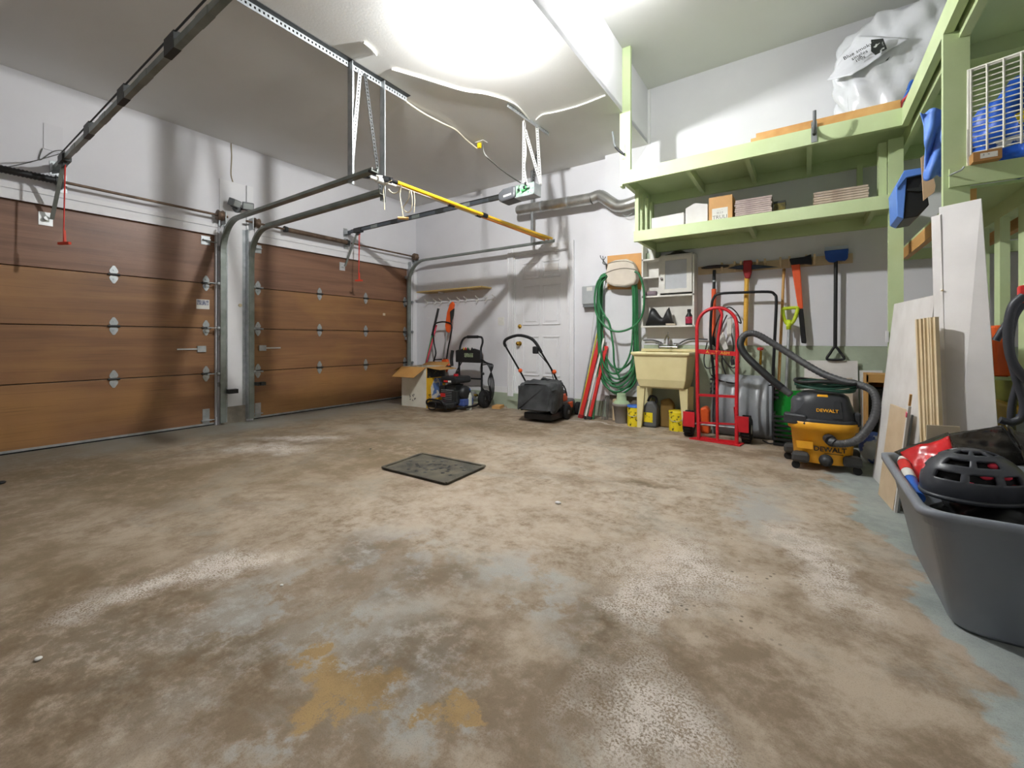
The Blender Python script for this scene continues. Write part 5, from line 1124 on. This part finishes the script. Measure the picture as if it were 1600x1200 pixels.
new('shell', ringloft([tr(0, .012, -.02), tr(.0, .0, -.008), tr(.04, .015), tr(.88, .36), tr(.9, .366, .012), tr(1, .40, .012), tr(1, .402, .028), tr(1, zt3, .028), tr(1, zt3 + .004, .016), tr(1, zt3, 0), tr(.95, .36, -.008), tr(.1, .03, -.012), tr(.1, .03, -.1)]), TOTE, r)
new('inner_floor', ringloft([tr(.1, .026, -.01), tr(.1, .03, -.012)], True, True), TOTE, r)
new('handle_recess', B().prism([(.58, 2.0, .33), (.62, 2.0, .33), (.64, 1.994, .365), (1.0, 1.994, .365), (1.0, 2.012, .29), (.58, 2.012, .29)], (0, -.012, 0)), TOTE, r, bev=.005)
# bicycle helmet, built around its own centre
hc = V(.535, 2.40, .43)
r = root('bicycle_helmet', 'black bicycle helmet with red padding lying on top of the tote', 'helmet', hc, math.radians(24))
HELM = mat('helmet_black', (66, 68, 74), .38)
na, nb = 72, 36
vents = ((.62, .9, .17, .09), (.30, .95, .2, .075), (.72, .6, .12, .08), (.25, .6, .16, .07), (.5, .32, .2, .05), (.86, .8, .05, .08))
def hpnt(a, e, sc_=1):
    ce, se = math.cos(e), math.sin(e); ca, sa = math.cos(a), math.sin(a)
    return V(.165 * ce * ca * (1 + .06 * ca), .12 * ce * sa, .145 * se) * sc_
vsH, fsH = [], []
for j in range(nb + 1):
    e = math.radians(-18 + 108 * j / nb)
    for i in range(na): vsH.append(hpnt(2 * math.pi * i / na, e))
def vent(i, j):
    a = 2 * math.pi * (i + .5) / na; e = (j + .5) / nb
    sd_ = abs(math.sin(a)); fx_ = math.cos(a)
    for row, lo, hi, cuts in ((0, .3, .42, ((-.97, -.62), (-.48, -.02), (.15, .6))), (1, .52, .63, ((-.93, -.5), (-.34, .3))), (2, .74, .86, ((-.96, -.55), (-.38, .3), (.5, .9)))):
        if lo < e < hi and any(c0 < fx_ < c1 for c0, c1 in cuts): return True
    return False
for j in range(nb):
    for i in range(na):
        if not vent(i, j): fsH.append((j * na + i, j * na + (i + 1) % na, (j + 1) * na + (i + 1) % na, (j + 1) * na + i))
sh = new('outer_shell', B().add(vsH, fsH, True), HELM, r, True); m_ = sh.modifiers.new('solid', 'SOLIDIFY'); m_.thickness = .012; m_.offset = -1
new('liner', B().add([p * .84 for p in vsH], [(j * na + i, j * na + (i + 1) % na, (j + 1) * na + (i + 1) % na, (j + 1) * na + i) for j in range(nb) for i in range(na)], True), mat('liner_black', (22, 22, 24), .8), r, True)
for a, e in ((-1.2, .5), (-1.7, .5), (-1.0, .18), (-1.5, .17), (-1.3, .85), (-2.1, .2), (-.5, .5)):
    p = hpnt(a, e, .87); new('red_pad', B().sph(p, (.022, .012, .012), 5), mat('pad_red', (240, 60, 84), .6), r, True)
new('rim_band', B().tube([hpnt(2 * math.pi * i / na, math.radians(-14), 1.015) for i in range(na)], .009, 6, closed=True), HELM, r, True)
hx = B()
def crumple(c, sx, sy, sz, seed, n=22, rz=0):
    rnd = random.Random(seed); ph = [rnd.uniform(0, 6) for _ in range(8)]; Rz = Matrix.Rotation(rz, 3, 'Z')
    def f(u, v):
        a, e = 2 * math.pi * u, math.pi * (v - .5)
        d = 1 + .12 * math.sin(3 * a + ph[0] + 2 * e) + .08 * math.sin(7 * a + ph[1] - 3 * e) + .06 * math.sin(11 * e + ph[2] + 2 * a) + .04 * math.sin(17 * a + ph[3])
        return V(c) + Rz @ V(sx * math.cos(e) * math.cos(a) * d, sy * math.cos(e) * math.sin(a) * d, sz * math.sin(e) * d)
    return B().grid(f, n * 2, n)
GB2 = mat('glossy_black_film', (30, 30, 30), .18, c2=(52, 50, 44), scale=6, spec=.7, bump=.4, bscale=14)
def sheet(pts, nu, nv, amp, seed):
    """bilinear sheet of film over four corners, creased"""
    a, b, c, d = map(V, pts); rnd = random.Random(seed); ph = [rnd.uniform(0, 6) for _ in range(6)]
    n_ = (b - a).cross(d - a).normalized()
    def f(u, v):
        p = a.lerp(b, u).lerp(d.lerp(c, u), v)
        return p + n_ * amp * (math.sin(9 * u + 4 * v + ph[0]) + .6 * math.sin(17 * v - 6 * u + ph[1]) + .4 * math.sin(23 * u + 11 * v + ph[2])) * (.4 + u * (1 - u))
    return B().grid(f, nu, nv)
r = root('gear_bag', 'shiny black and red sports bag sticking out of the tote', 'bag', (.62, 2.62, .1))
o_ = new('black_film', sheet([P(1484, 678, y=2.66), P(1568, 664, y=2.5), P(1610, 725, y=2.5), P(1500, 735, y=2.6)], 24, 14, .006, 3), GB2, r); o_.modifiers.new('solid', 'SOLIDIFY').thickness = .006
o_ = new('film_back', sheet([P(1568, 664, y=2.5), P(1600, 680, y=2.55), P(1640, 760, y=2.45), P(1610, 725, y=2.5)], 12, 12, .008, 5), mat('bag_olive_film', (64, 60, 50), .3, bump=.4, bscale=10), r); o_.modifiers.new('solid', 'SOLIDIFY').thickness = .006
o_ = new('red_front', sheet([P(1408, 707, y=2.76), P(1484, 682, y=2.66), P(1500, 740, y=2.6), P(1425, 755, y=2.55)], 20, 12, .006, 8), mat('bag_red', (214, 40, 44), .25, c2=(150, 18, 24), scale=5, fac=(.35, .6)), r); o_.modifiers.new('solid', 'SOLIDIFY').thickness = .006
o_ = new('dark_hem', sheet([P(1398, 707, y=2.80), P(1483, 677, y=2.72), P(1484, 684, y=2.68), P(1410, 714, y=2.76)], 14, 4, .003, 9), GB2, r); o_.modifiers.new('solid', 'SOLIDIFY').thickness = .006
new('filling', crumple((.72, 2.5, .26), .26, .3, .14, 4), BLACKP, r)
r = root('spray_tube', 'red white and blue tube standing in the corner of the tote', 'tube', P(1432, 775, y=2.5))
a, b = P(1434, 778, y=2.34), P(1409, 716, y=2.70)
for nm, t0, t1, m in (('blue_end', 0, .42, BLUE), ('white_band', .42, .62, WHITEP), ('red_band', .62, .86, RED2), ('white_tip', .86, 1, WHITEP)): new(nm, B().cyl(a.lerp(b, t0), a.lerp(b, t1), .024, .022 if t1 < 1 else .012, n=14), m, r)
for i, (c, s_, sd_, lbl) in enumerate((((.80, 2.2, .42), (.13, .09, .05), 11, 'black knee pad with straps beside the helmet in the tote'), ((.86, 2.42, .44), (.12, .1, .06), 12, 'black crumpled glove lying behind the knee pad'), ((.72, 2.14, .36), (.16, .08, .06), 13, 'dark crumpled cloth under the helmet in the tote'))):
    thing('sports_gear', crumple(c, *s_, sd_, 14, .4 * i), mat('gear_black_%d' % i, ((40, 40, 43), (52, 50, 50), (24, 24, 26))[i], .6), lbl, 'sports gear')
st = B()
for k in range(3): st.tube(spl([(.68 + .03 * k, 2.12 + .03 * k, .44), (.76, 2.14 + .04 * k, .49), (.86, 2.13 + .04 * k, .48), (.95, 2.12 + .05 * k, .44)], 5), .01, 6)
thing('pad_straps', st, mat('strap_grey', (62, 62, 66), .6), 'dark grey straps curling over the knee pad in the tote', 'straps')
# ------------------------------------------------------------------ green loft shelving
YS, YL, XP = 4.33, 4.54, .605        # front of top shelf, front of lower shelf, front of the side arm
def gstud(name, parent, a, b): return new(name, B().bb(a, b), GREEN, parent)
r = root('loft_shelf', 'long pale green loft shelf over the tools wall with its joists and corner post', 'shelf', (-.5, YS, 2.62))
gstud('fascia', r, (XS, YS, 2.62), (XP, YS + .04, 2.752))
new('deck', B().bb((XS + .04, YS + .04, 2.735), (XR - .01, YR, 2.752)), GREEN, r)
new('end_joist', B().bb((XS, YS + .04, 2.625), (XS + .04, YR, 2.74)), GREEN, r)
new('wall_rail', B().bb((XS + .04, YR - .04, 2.625), (XR - .01, YR, 2.735)), GREEN, r)
for px, py in ((1071, 269), (1165, 249), (1265, 226)):
    x_ = P(px, py, y=YS).x; gstud('joist', r, (x_ - .019, YS + .04, 2.645), (x_ + .019, YR - .04, 2.735))
new('side_fascia', B().bb((XP, .9, 2.62), (XP + .04, YS + .04, 2.752)), GREEN, r)
new('side_beam', B().bb((XP + .06, .9, 2.58), (XP + .1, YR - .04, 2.70)), GREEN, r)
new('side_deck', B().bb((XP + .04, .9, 2.735), (XR - .01, YS + .04, 2.752)), GREEN, r)
for y_ in (2.2, 2.7, 3.6, 4.0): gstud('joist', r, (XP + .1, y_, 2.645), (XR - .01, y_ + .038, 2.735))
r2 = root('shelf_post', 'pale green end post rising from the loft shelf to the raised ceiling', 'post', (XS + .04, YS, 2.753))
gstud('front_stud', r2, (XS, YS - .001, 2.753), (XS + .085, YS + .04, ZH)); new('lower_side', B().bb((XS - .028, YS, 2.60), (XS, YS + .09, ZC)), GREEN, r2)
r = root('tool_shelf', 'lower pale green shelf holding tiles and a small carton, with slatted end', 'shelf', (-.5, YL, 2.05))
gstud('fascia', r, (-1.52, YL, 2.054), (.60, YL + .038, 2.165))
new('deck', B().bb((-1.5, YL + .038, 2.145), (.66, YR, 2.162)), GREEN, r)
new('end_joist', B().bb((-1.50, YL + .038, 2.058), (-1.462, YR, 2.145)), GREEN, r)
new('wall_rail', B().bb((-1.46, YR - .038, 2.04), (.66, YR, 2.145)), GREEN, r)
for px, py in ((1169, 355), (1368, 332)):
    x_ = P(px, py, y=YL).x; gstud('joist', r, (x_ - .019, YL + .038, 2.07), (x_ + .019, YR - .038, 2.145))
for k, y_ in enumerate((4.58, 4.75, 4.93, 5.1)): gstud('end_slat', r, (-1.52, y_, 2.16), (-1.482, y_ + .06, 2.625))
new('wall_block', B().bb((-1.62, YR - .05, 1.96), (-1.42, YR, 2.04)), GREENW, r)
r = root('shelf_post', 'pale green double corner post between the loft shelf and the floor', 'post', (.6, 4.6, 0))
gstud('front_stud', r, (.556, 4.582, 0), (.648, 4.62, 2.62)); gstud('rear_stud', r, (.50, 4.625, 2.165), (.552, 4.715, 2.62)); gstud('back_stud', r, (.40, 5.1, 2.165), (.44, 5.18, 2.62))
new('cleat', B().bb((.54, 4.56, .98), (.556, 4.6, 1.07)), TRIM, r)
r = root('shelf_post', 'pale green stud post with a bent nail beside the wire rack', 'post', (.65, 3.18, 0))
pz0 = 1.66
new('stud', B().bb((XP, 3.17, 0), (XP + .1, 3.208, 2.62)), GREEN, r)
new('bent_nail', B().tube(spl([(.625, 3.172, 1.865), (.632, 3.12, 1.86), (.66, 3.11, 1.87), (.67, 3.11, 1.885)], 4), .004, 6), GALV, r)
r = root('cross_shelf', 'green cross beam shelf with pine bearers behind the stud post', 'shelf', (1.1, 3.2, 1.8))
new('front_beam', B().bb((XP + .02, 3.15, 1.80), (XR - .01, 3.169, 1.897)), GREEN, r)
new('bearer', B().bb((.70, 3.21, 1.70), (.738, 5.0, 1.79)), PINE, r); new('bearer', B().bb((1.1, 3.17, 1.70), (1.138, 4.9, 1.79)), PINE, r)
new('bearer_bracket', B().bb((.99, 3.4, 1.70), (1.1, 3.46, 1.75)), BLACKP, r)
new('board', B().bb((.70, 3.21, 1.79), (XR - .01, 5.0, 1.805)), GREEN, r)
new('wall_rail', B().bb((.66, YR - .04, 1.72), (XR - .01, YR - .001, 1.81)), GREEN, r)
for k, y_ in enumerate((3.0, 3.31, 3.62, 3.95)):
    x_ = (.955, .935, .925, .925)[k]
    thing('wall_stud', B().bb((x_, y_, .78), (x_ + .04, y_ + .089, 1.70)), GREEN, 'pale green stud, number %s counting from the back of the open frame beside the shelving' % ('four', 'three', 'two', 'one')[k], 'stud', 'studs of the open side frame')
thing('dim_green_board', B().bb((.925, 2.6, .42), (.965, 4.4, .78)), mat('green_paint_dim', (168, 168, 74), .7, c2=(150, 150, 66), scale=3), 'green panel with painted-in dimness at the foot of the open green studs', 'board')  # green board whose olive tone paints in the dim light on it
thing('side_frame_rail', B().bb((.925, 2.9, 1.70), (1.0, 4.4, 1.795)), GREEN, 'green top rail over the open side studs', 'rail')

# J hooks screwed to the fascia and the end post
for (hx_, hy_, hz_), lbl in (((XS - .0, YS - .002, 2.93), 'grey coated J-hook on the white end post of the loft shelf'), ((P(1272, 230, y=YS).x, YS - .002, 2.68), 'grey coated J-hook on the loft shelf fascia')):
    r = root('storage_hook', lbl, 'hook', (hx_, hy_, hz_), 0, 'coated J-hooks on the loft shelf')
    if hz_ > 2.9:
        pts = [P(a, b, y=YS - .03) for a, b in ((975, 241), (968, 236), (961, 228), (959, 218), (957, 206))]
        new('plate', B().bb((XS + .0, YS - .012, hz_ - .05), (XS + .03, YS - .002, hz_ + .13)), GALV, r)
    else:
        pts = [V(hx_, YS - .01, 2.75), V(hx_, YS - .03, 2.70), V(hx_, YS - .1, 2.66), V(hx_, YS - .17, 2.68), V(hx_, YS - .2, 2.74), V(hx_, YS - .21, 2.80)]
        new('plate', B().bb((hx_ - .02, YS - .008, 2.63), (hx_ + .02, YS - .001, 2.80)), GALV, r)
    s_ = spl(pts, 5); new('arm', B().tube(s_, .012, 8), GREYP, r); new('tip', B().tube(s_[:len(s_) // 2], .0135, 8), BLACKP, r)

# ------------------------------------------------------------------ things on the loft shelf
ltop = 2.753
r = root('timber', 'two long pine planks stacked on the edge of the loft shelf', 'timber', (.13, 4.4, ltop))
new('plank', B().bb((-.40, YS + .03, ltop), (.60, YS + .12, ltop + .04)), PINE, r); new('plank', B().bb((-.36, YS + .035, ltop + .04), (.60, YS + .125, ltop + .078)), PINE, r)
FILM = mat('bag_film', (222, 224, 230), .22, c2=(206, 208, 214), scale=4, spec=.6, bump=.5, bscale=7)
r = root('plastic_bag', 'big translucent white plastic bag with black print on the loft shelf', 'bag', (.72, 4.8, ltop))
def bagf2(u, v):
    a = 2 * math.pi * u; z_ = v ** .8
    rx_, ry_ = .26 + .42 * v * (1 - v) + .06 * v, .20 + .1 * v * (1 - v)
    d = 1 + .10 * math.sin(3 * a + 5 * v) + .07 * math.sin(7 * a - 9 * v) + .05 * abs(math.sin(6 * a + 8 * v)) + .03 * math.sin(17 * a + 21 * v)
    if v == 1: d *= .2
    return V(.54 + .16 * v + rx_ * math.cos(a) * d, 4.84 + .04 * v + ry_ * math.sin(a) * d, ltop + .012 + .98 * z_ + .03 * math.sin(5 * a) * v)
bgm = new('film', B().grid(bagf2, 96, 40), FILM, r)
o_ = new('loose_fold', sheet([P(1292, 126, y=4.66), P(1342, 56, y=4.70), P(1420, 60, y=4.6), P(1330, 118, y=4.54)], 24, 16, .008, 21), FILM, r); o_.modifiers.new('solid', 'SOLIDIFY').thickness = .003
ux = (P(1362, 70, y=4.60) - P(1322, 92, y=4.60)).normalized(); nz = V(0, -1, 0); uy = nz.cross(ux)
for k, (tx, px, py, sz) in enumerate((('Blue smoky', 1340, 80, .042), ('singles', 1343, 86, .042), ('100s', 1344, 92, .036))):
    mm = text_mesh(tx, sz, .002); mm.transform(Matrix.Translation(P(px, py, y=4.55)) @ Matrix((ux, uy, nz)).transposed().to_4x4())
    new('lettering', mm, mat('letter_black', (30, 28, 24)), r)
new('printed_patch', B().pp([(1361, 62), (1380, 60), (1386, 76), (1368, 86), (1361, 80)], .003, y=4.53), mat('print_stripes', (40, 44, 42), .6, c2=(200, 204, 200), scale=26, fac=(.34, .4)), r)
new('slit', B().pp([(1383, 95), (1391, 88), (1387, 94)], .003, y=4.53), BLACKP, r)
r = root('bungee_cord', 'blue and red bungee cord tied at the corner of the loft shelf', 'cord', P(1412, 170, y=4.36))
new('blue_loop', B().tube(spl([P(a, b, y=4.4) for a, b in ((1412, 158), (1418, 145), (1428, 129), (1424, 128), (1419, 140))], 5), .012, 8), BLUE, r)
new('red_strand', B().tube(spl([P(a, b, y=4.38) for a, b in ((1406, 175), (1409, 160), (1418, 150), (1427, 138))], 5), .010, 8), mat('bungee_red', (220, 80, 80), .6), r)

# ------------------------------------------------------------------ things on the lower shelf
lz = 2.163
thing('wrapped_box', B().prism([(-1.36, 4.64, lz), (-1.03, 4.64, lz), (-1.03, 4.64, lz + .15), (-1.36, 4.64, lz + .14)], (0, .3, 0)), PLASTER, 'low white box at the slatted end of the lower green shelf', 'box', bev=.004)
thing('wrapped_box', B().prism([(-1.01, 4.62, lz), (-.80, 4.62, lz), (-.80, 4.62, lz + .19), (-.92, 4.62, lz + .22), (-1.01, 4.62, lz + .18)], (0, .3, 0)), PLASTER, 'taller white box with a peaked top beside the small carton', 'box', bev=.004)
r = root('small_carton', 'small orange-brown carton with a white label on the lower green shelf', 'carton', (-.68, 4.7, lz))
CB = mat('carton_orange', (214, 166, 110), .75)
new('carton_body', B().bb((-.79, 4.62, lz), (-.58, 4.84, lz + .245)), CB, r, bev=.003)
lb2 = new('white_label', B().bb((-.76, 4.6185, lz + .02), (-.62, 4.62, lz + .13)), WHITEP, r)
for k, (tx, dz, sz) in enumerate((('TRULI', .04, .05), ('|||| || ||', .085, .022), ('-- --- --', .11, .018))):
    mm = text_mesh(tx, sz, .001); mm.transform(Matrix.Translation(V(-.69, 4.618, lz + dz)) @ Matrix.Rotation(math.pi / 2, 4, 'X')); new('lettering', mm, mat('print_grey', (110, 106, 100)), lb2)
TILE = mat('tile_mauve', (196, 178, 172), .5, c2=(168, 150, 146), scale=8)
for k in range(9): thing('floor_tile', B().box((-.41 + .004 * (k % 3), 4.75, lz + .0095 + k * .019), (.30, .3, .016), Matrix.Rotation(.01 * (k % 2), 3, 'Z')), TILE, 'mauve floor tile in the stack beside the small carton', 'tile', 'mauve tiles stacked beside the carton')
TILE2 = mat('tile_beige', (206, 190, 172), .6, c2=(170, 150, 132), scale=9)
for k in range(6): thing('floor_tile', B().box((.25 - .004 * (k % 2), 4.74, lz + .0105 + k * .021), (.37, .3, .017)), TILE2, 'beige floor tile in the stack near the corner post', 'tile', 'beige tiles stacked near the corner post')
r = root('parts_tin', 'small dark olive tin beside the mauve tile stack', 'tin', (-.2, 4.72, lz))
new('tin_body', B().bb((-.24, 4.66, lz), (-.15, 4.78, lz + .105)), mat('tin_olive', (112, 100, 50), .4, c2=(60, 56, 36), scale=20), r); new('tin_lid', B().bb((-.243, 4.657, lz + .1), (-.147, 4.783, lz + .118)), DARKM, r)

# ------------------------------------------------------------------ things on the cross shelf
bz = 1.806
r = root('blue_crate', 'blue and black plastic organiser box on the pine bearers', 'crate', (.72, 3.95, bz))
BLC = mat('crate_blue', (104, 150, 236), .4)
new('tub', B().prism([P(a, b, y=3.75) for a, b in ((1412, 342), (1417, 274), (1444, 268), (1452, 320), (1434, 338))], (0, .3, 0)), BLACKP, r, bev=.006)
new('side_face', B().prism([P(a, b, y=3.74) for a, b in ((1402, 338), (1400, 292), (1413, 275), (1417, 278), (1412, 342))], (0, .3, 0)), BLC, r, bev=.004)
new('lid_rim', B().prism([P(a, b, y=3.73) for a, b in ((1400, 290), (1413, 266), (1445, 261), (1445, 271), (1417, 277), (1402, 296))], (0, .32, 0)), BLC, r, bev=.004)
new('cross_rib', B().prism([P(a, b, y=3.735) for a, b in ((1418, 295), (1437, 292), (1441, 280), (1446, 280), (1443, 297), (1436, 299), (1418, 298))], (0, .012, 0)), DARKM, r)
r = root('flat_cardboard', 'flat tan cardboard piece with faint print standing by the blue crate', 'cardboard', (.72, 3.6, bz))
new('sheet', B().pp([(1439, 246), (1449, 238), (1462, 290), (1460, 300), (1443, 313)], .012, y=3.55), mat('card_tan', (214, 182, 144), .75), r)
new('printing', B().pp([(1443, 258), (1446, 256), (1449, 276), (1446, 278)], .001, y=3.549), mat('print_brown2', (120, 90, 60), .7, c2=(214, 182, 144), scale=40, fac=(.48, .52)), r)
r = root('blue_tarp', 'folded light blue tarpaulin stuffed beside the green stud post', 'tarp', (.72, 3.4, bz))
o_ = new('front_fold', B().grid(lambda u, v: P(1437 + 12 * v + (1474 - 1437 - 12 * v) * u + 4 * math.sin(5 * v) * (1 - u), 176 - 8 * u + 105 * v + 3 * math.sin(8 * u), y=3.38 + .02 * math.sin(7 * u + 9 * v) + .015 * math.sin(13 * v)), 12, 22), mat('tarp_blue', (112, 156, 240), .45, c2=(92, 134, 222), scale=5), r); o_.modifiers.new('solid', 'SOLIDIFY').thickness = .008
r = root('wire_rack', 'white coated wire rack standing on the green cross beam', 'wire rack', (.9, 3.12, 1.9))
WR = mat('wire_white', (232, 230, 218), .4)
ra, rb = V(.70, 3.17, 1.955), V(1.02, 3.02, 1.935); hh = .44
def rp_(u, v): return ra.lerp(rb, u) + V(0, 0, hh * v)
for k in range(17): new('wire', B().cyl(rp_(0, .02 + .96 * k / 16), rp_(1, .02 + .96 * k / 16), .0035, n=6), WR, r)
for k in range(7): new('cross_wire', B().cyl(rp_(.02 + .16 * k, 0) + V(0, -.006, 0), rp_(.02 + .16 * k, 1) + V(0, -.006, 0), .0045, n=6), WR, r)
new('edge', B().tube([rp_(0, 0), rp_(0, 1), rp_(1, 1)], .009, 8), WR, r)
new('foot', B().bar(rp_(0, 0) - V(0, 0, .055), rp_(0, .3), .016, .02), WR, r)
new('foot', B().bar(rp_(1, 0) - V(0, 0, .035), rp_(1, .3), .016, .02), WR, r)
r = root('flagged_sack', 'bright blue printed sack behind the white wire rack', 'sack', (1.0, 3.4, bz))
new('sack', crumple((1.03, 3.38, 2.13), .28, .12, .24, 31), mat('sack_blue', (32, 88, 190), .4, c2=(20, 50, 120), scale=9, fac=(.38, .5)), r)
new('yellow_print', B().bar((.88, 3.215, 2.11), (.94, 3.2, 2.13), .02, .05), YCAN, r)
new('white_print', B().bar((.79, 3.24, 2.0), (.96, 3.2, 2.02), .01, .045), mat('print_white', (220, 224, 236), .5, c2=(32, 88, 190), scale=26, fac=(.45, .5)), r)
r = root('label_block', 'short pine block with a paper label under the wire rack', 'block', (.76, 3.13, 1.897))
new('block', B().bb((.70, 3.10, 1.897), (.80, 3.16, 1.945)), mat('block_brown', (176, 128, 76), .6), r)
new('paper_label', B().bb((.725, 3.099, 1.908), (.785, 3.1, 1.934)), mat('label_print', (226, 224, 216), .6, c2=(120, 120, 120), scale=80, fac=(.3, .4)), r)

# ------------------------------------------------------------------ black hoses and clutter behind the slab
r = root('pressure_hose', 'thick black rubber hoses hanging in loops from a red hook behind the slab', 'hose', (.95, 2.85, .45))
KH = mat('hose_black', (58, 60, 66), .45)
for pts, rad in ((((1600, 462, 2.75), (1582, 480, 2.75), (1575, 520, 2.75), (1580, 560, 2.75), (1596, 585, 2.75), (1612, 600, 2.75)), .017), (((1604, 468, 2.8), (1584, 495, 2.8), (1577, 540, 2.8), (1588, 590, 2.8), (1600, 630, 2.8), (1596, 652, 2.8), (1580, 660, 2.8), (1562, 656, 2.8)), .016), (((1585, 490, 2.85), (1570, 510, 2.85), (1556, 532, 2.85)), .014), (((1590, 600, 2.85), (1582, 630, 2.85), (1580, 660, 2.85), (1584, 690, 2.85)), .014)):
    new('hose_run', B().tube(spl([P(a, b, y=y_) for a, b, y_ in pts], 8), rad, 10), KH, r)
new('red_hook', B().box(P(1604, 460, y=2.8), (.05, .04, .08)), RED2, r, bev=.01)
thing('tool_case', B().bb((.86, 3.02, .30), (.922, 3.6, .66)), mat('case_yellow', (214, 168, 50), .5), 'yellow plastic tool case standing under the dim green panel', 'tool case', bev=.012)
thing('case_shelf', B().bb((.84, 2.92, .27), (1.2, 3.7, .295)), mat('shelf_tan', (190, 162, 104)), 'low tan board carrying the yellow tool case', 'board')
thing('board_support', B().bb((.86, 2.95, 0), (1.18, 3.66, .268)), mat('support_brown', (150, 116, 60), .7), 'brown box carrying the low tan board', 'box')
r = root('grey_meter', 'light grey meter box with a blue cap beside the yellow tool case', 'meter', (.83, 3.0, .296))
new('meter_body', B().bb((.80, 2.95, .296), (.85, 3.01, .62)), GREYP, r); new('blue_cap', B().bb((.80, 2.95, .62), (.85, 3.01, .65)), BLUE, r)
thing('red_gas_can', B().bb((.85, 3.42, .80), (.92, 3.52, 1.08)), ORANGE, 'orange-red plastic can tucked between the green studs', 'can', bev=.015)
thing('can_perch', B().bb((.84, 3.4, .782), (.924, 3.56, .799)), GREEN, 'narrow green ledge under the orange-red can', 'ledge')

# ------------------------------------------------------------------ crumbs on the floor
for i, (px, py, s_, m, lbl) in enumerate(((60, 1031, .012, WHITEP, 'small white crumb alone on the brown floor'), (440, 915, .008, WHITEP, 'tiny white chip on the grey paint patch'), (579, 702, .012, DARKM, 'small dark pebble near the rubber mat'), (2, 756, .03, BLACKP, 'small black wheel stop on the floor before the garage door'), (872, 787, .02, PLASTER, 'flat white paint flake on the bare floor'))):
    q = P(px, py, z=0); thing('floor_crumb', B().sph((q.x, q.y, s_ * .35), (s_, s_ * .8, s_ * .35), 5), m, lbl, 'crumb')
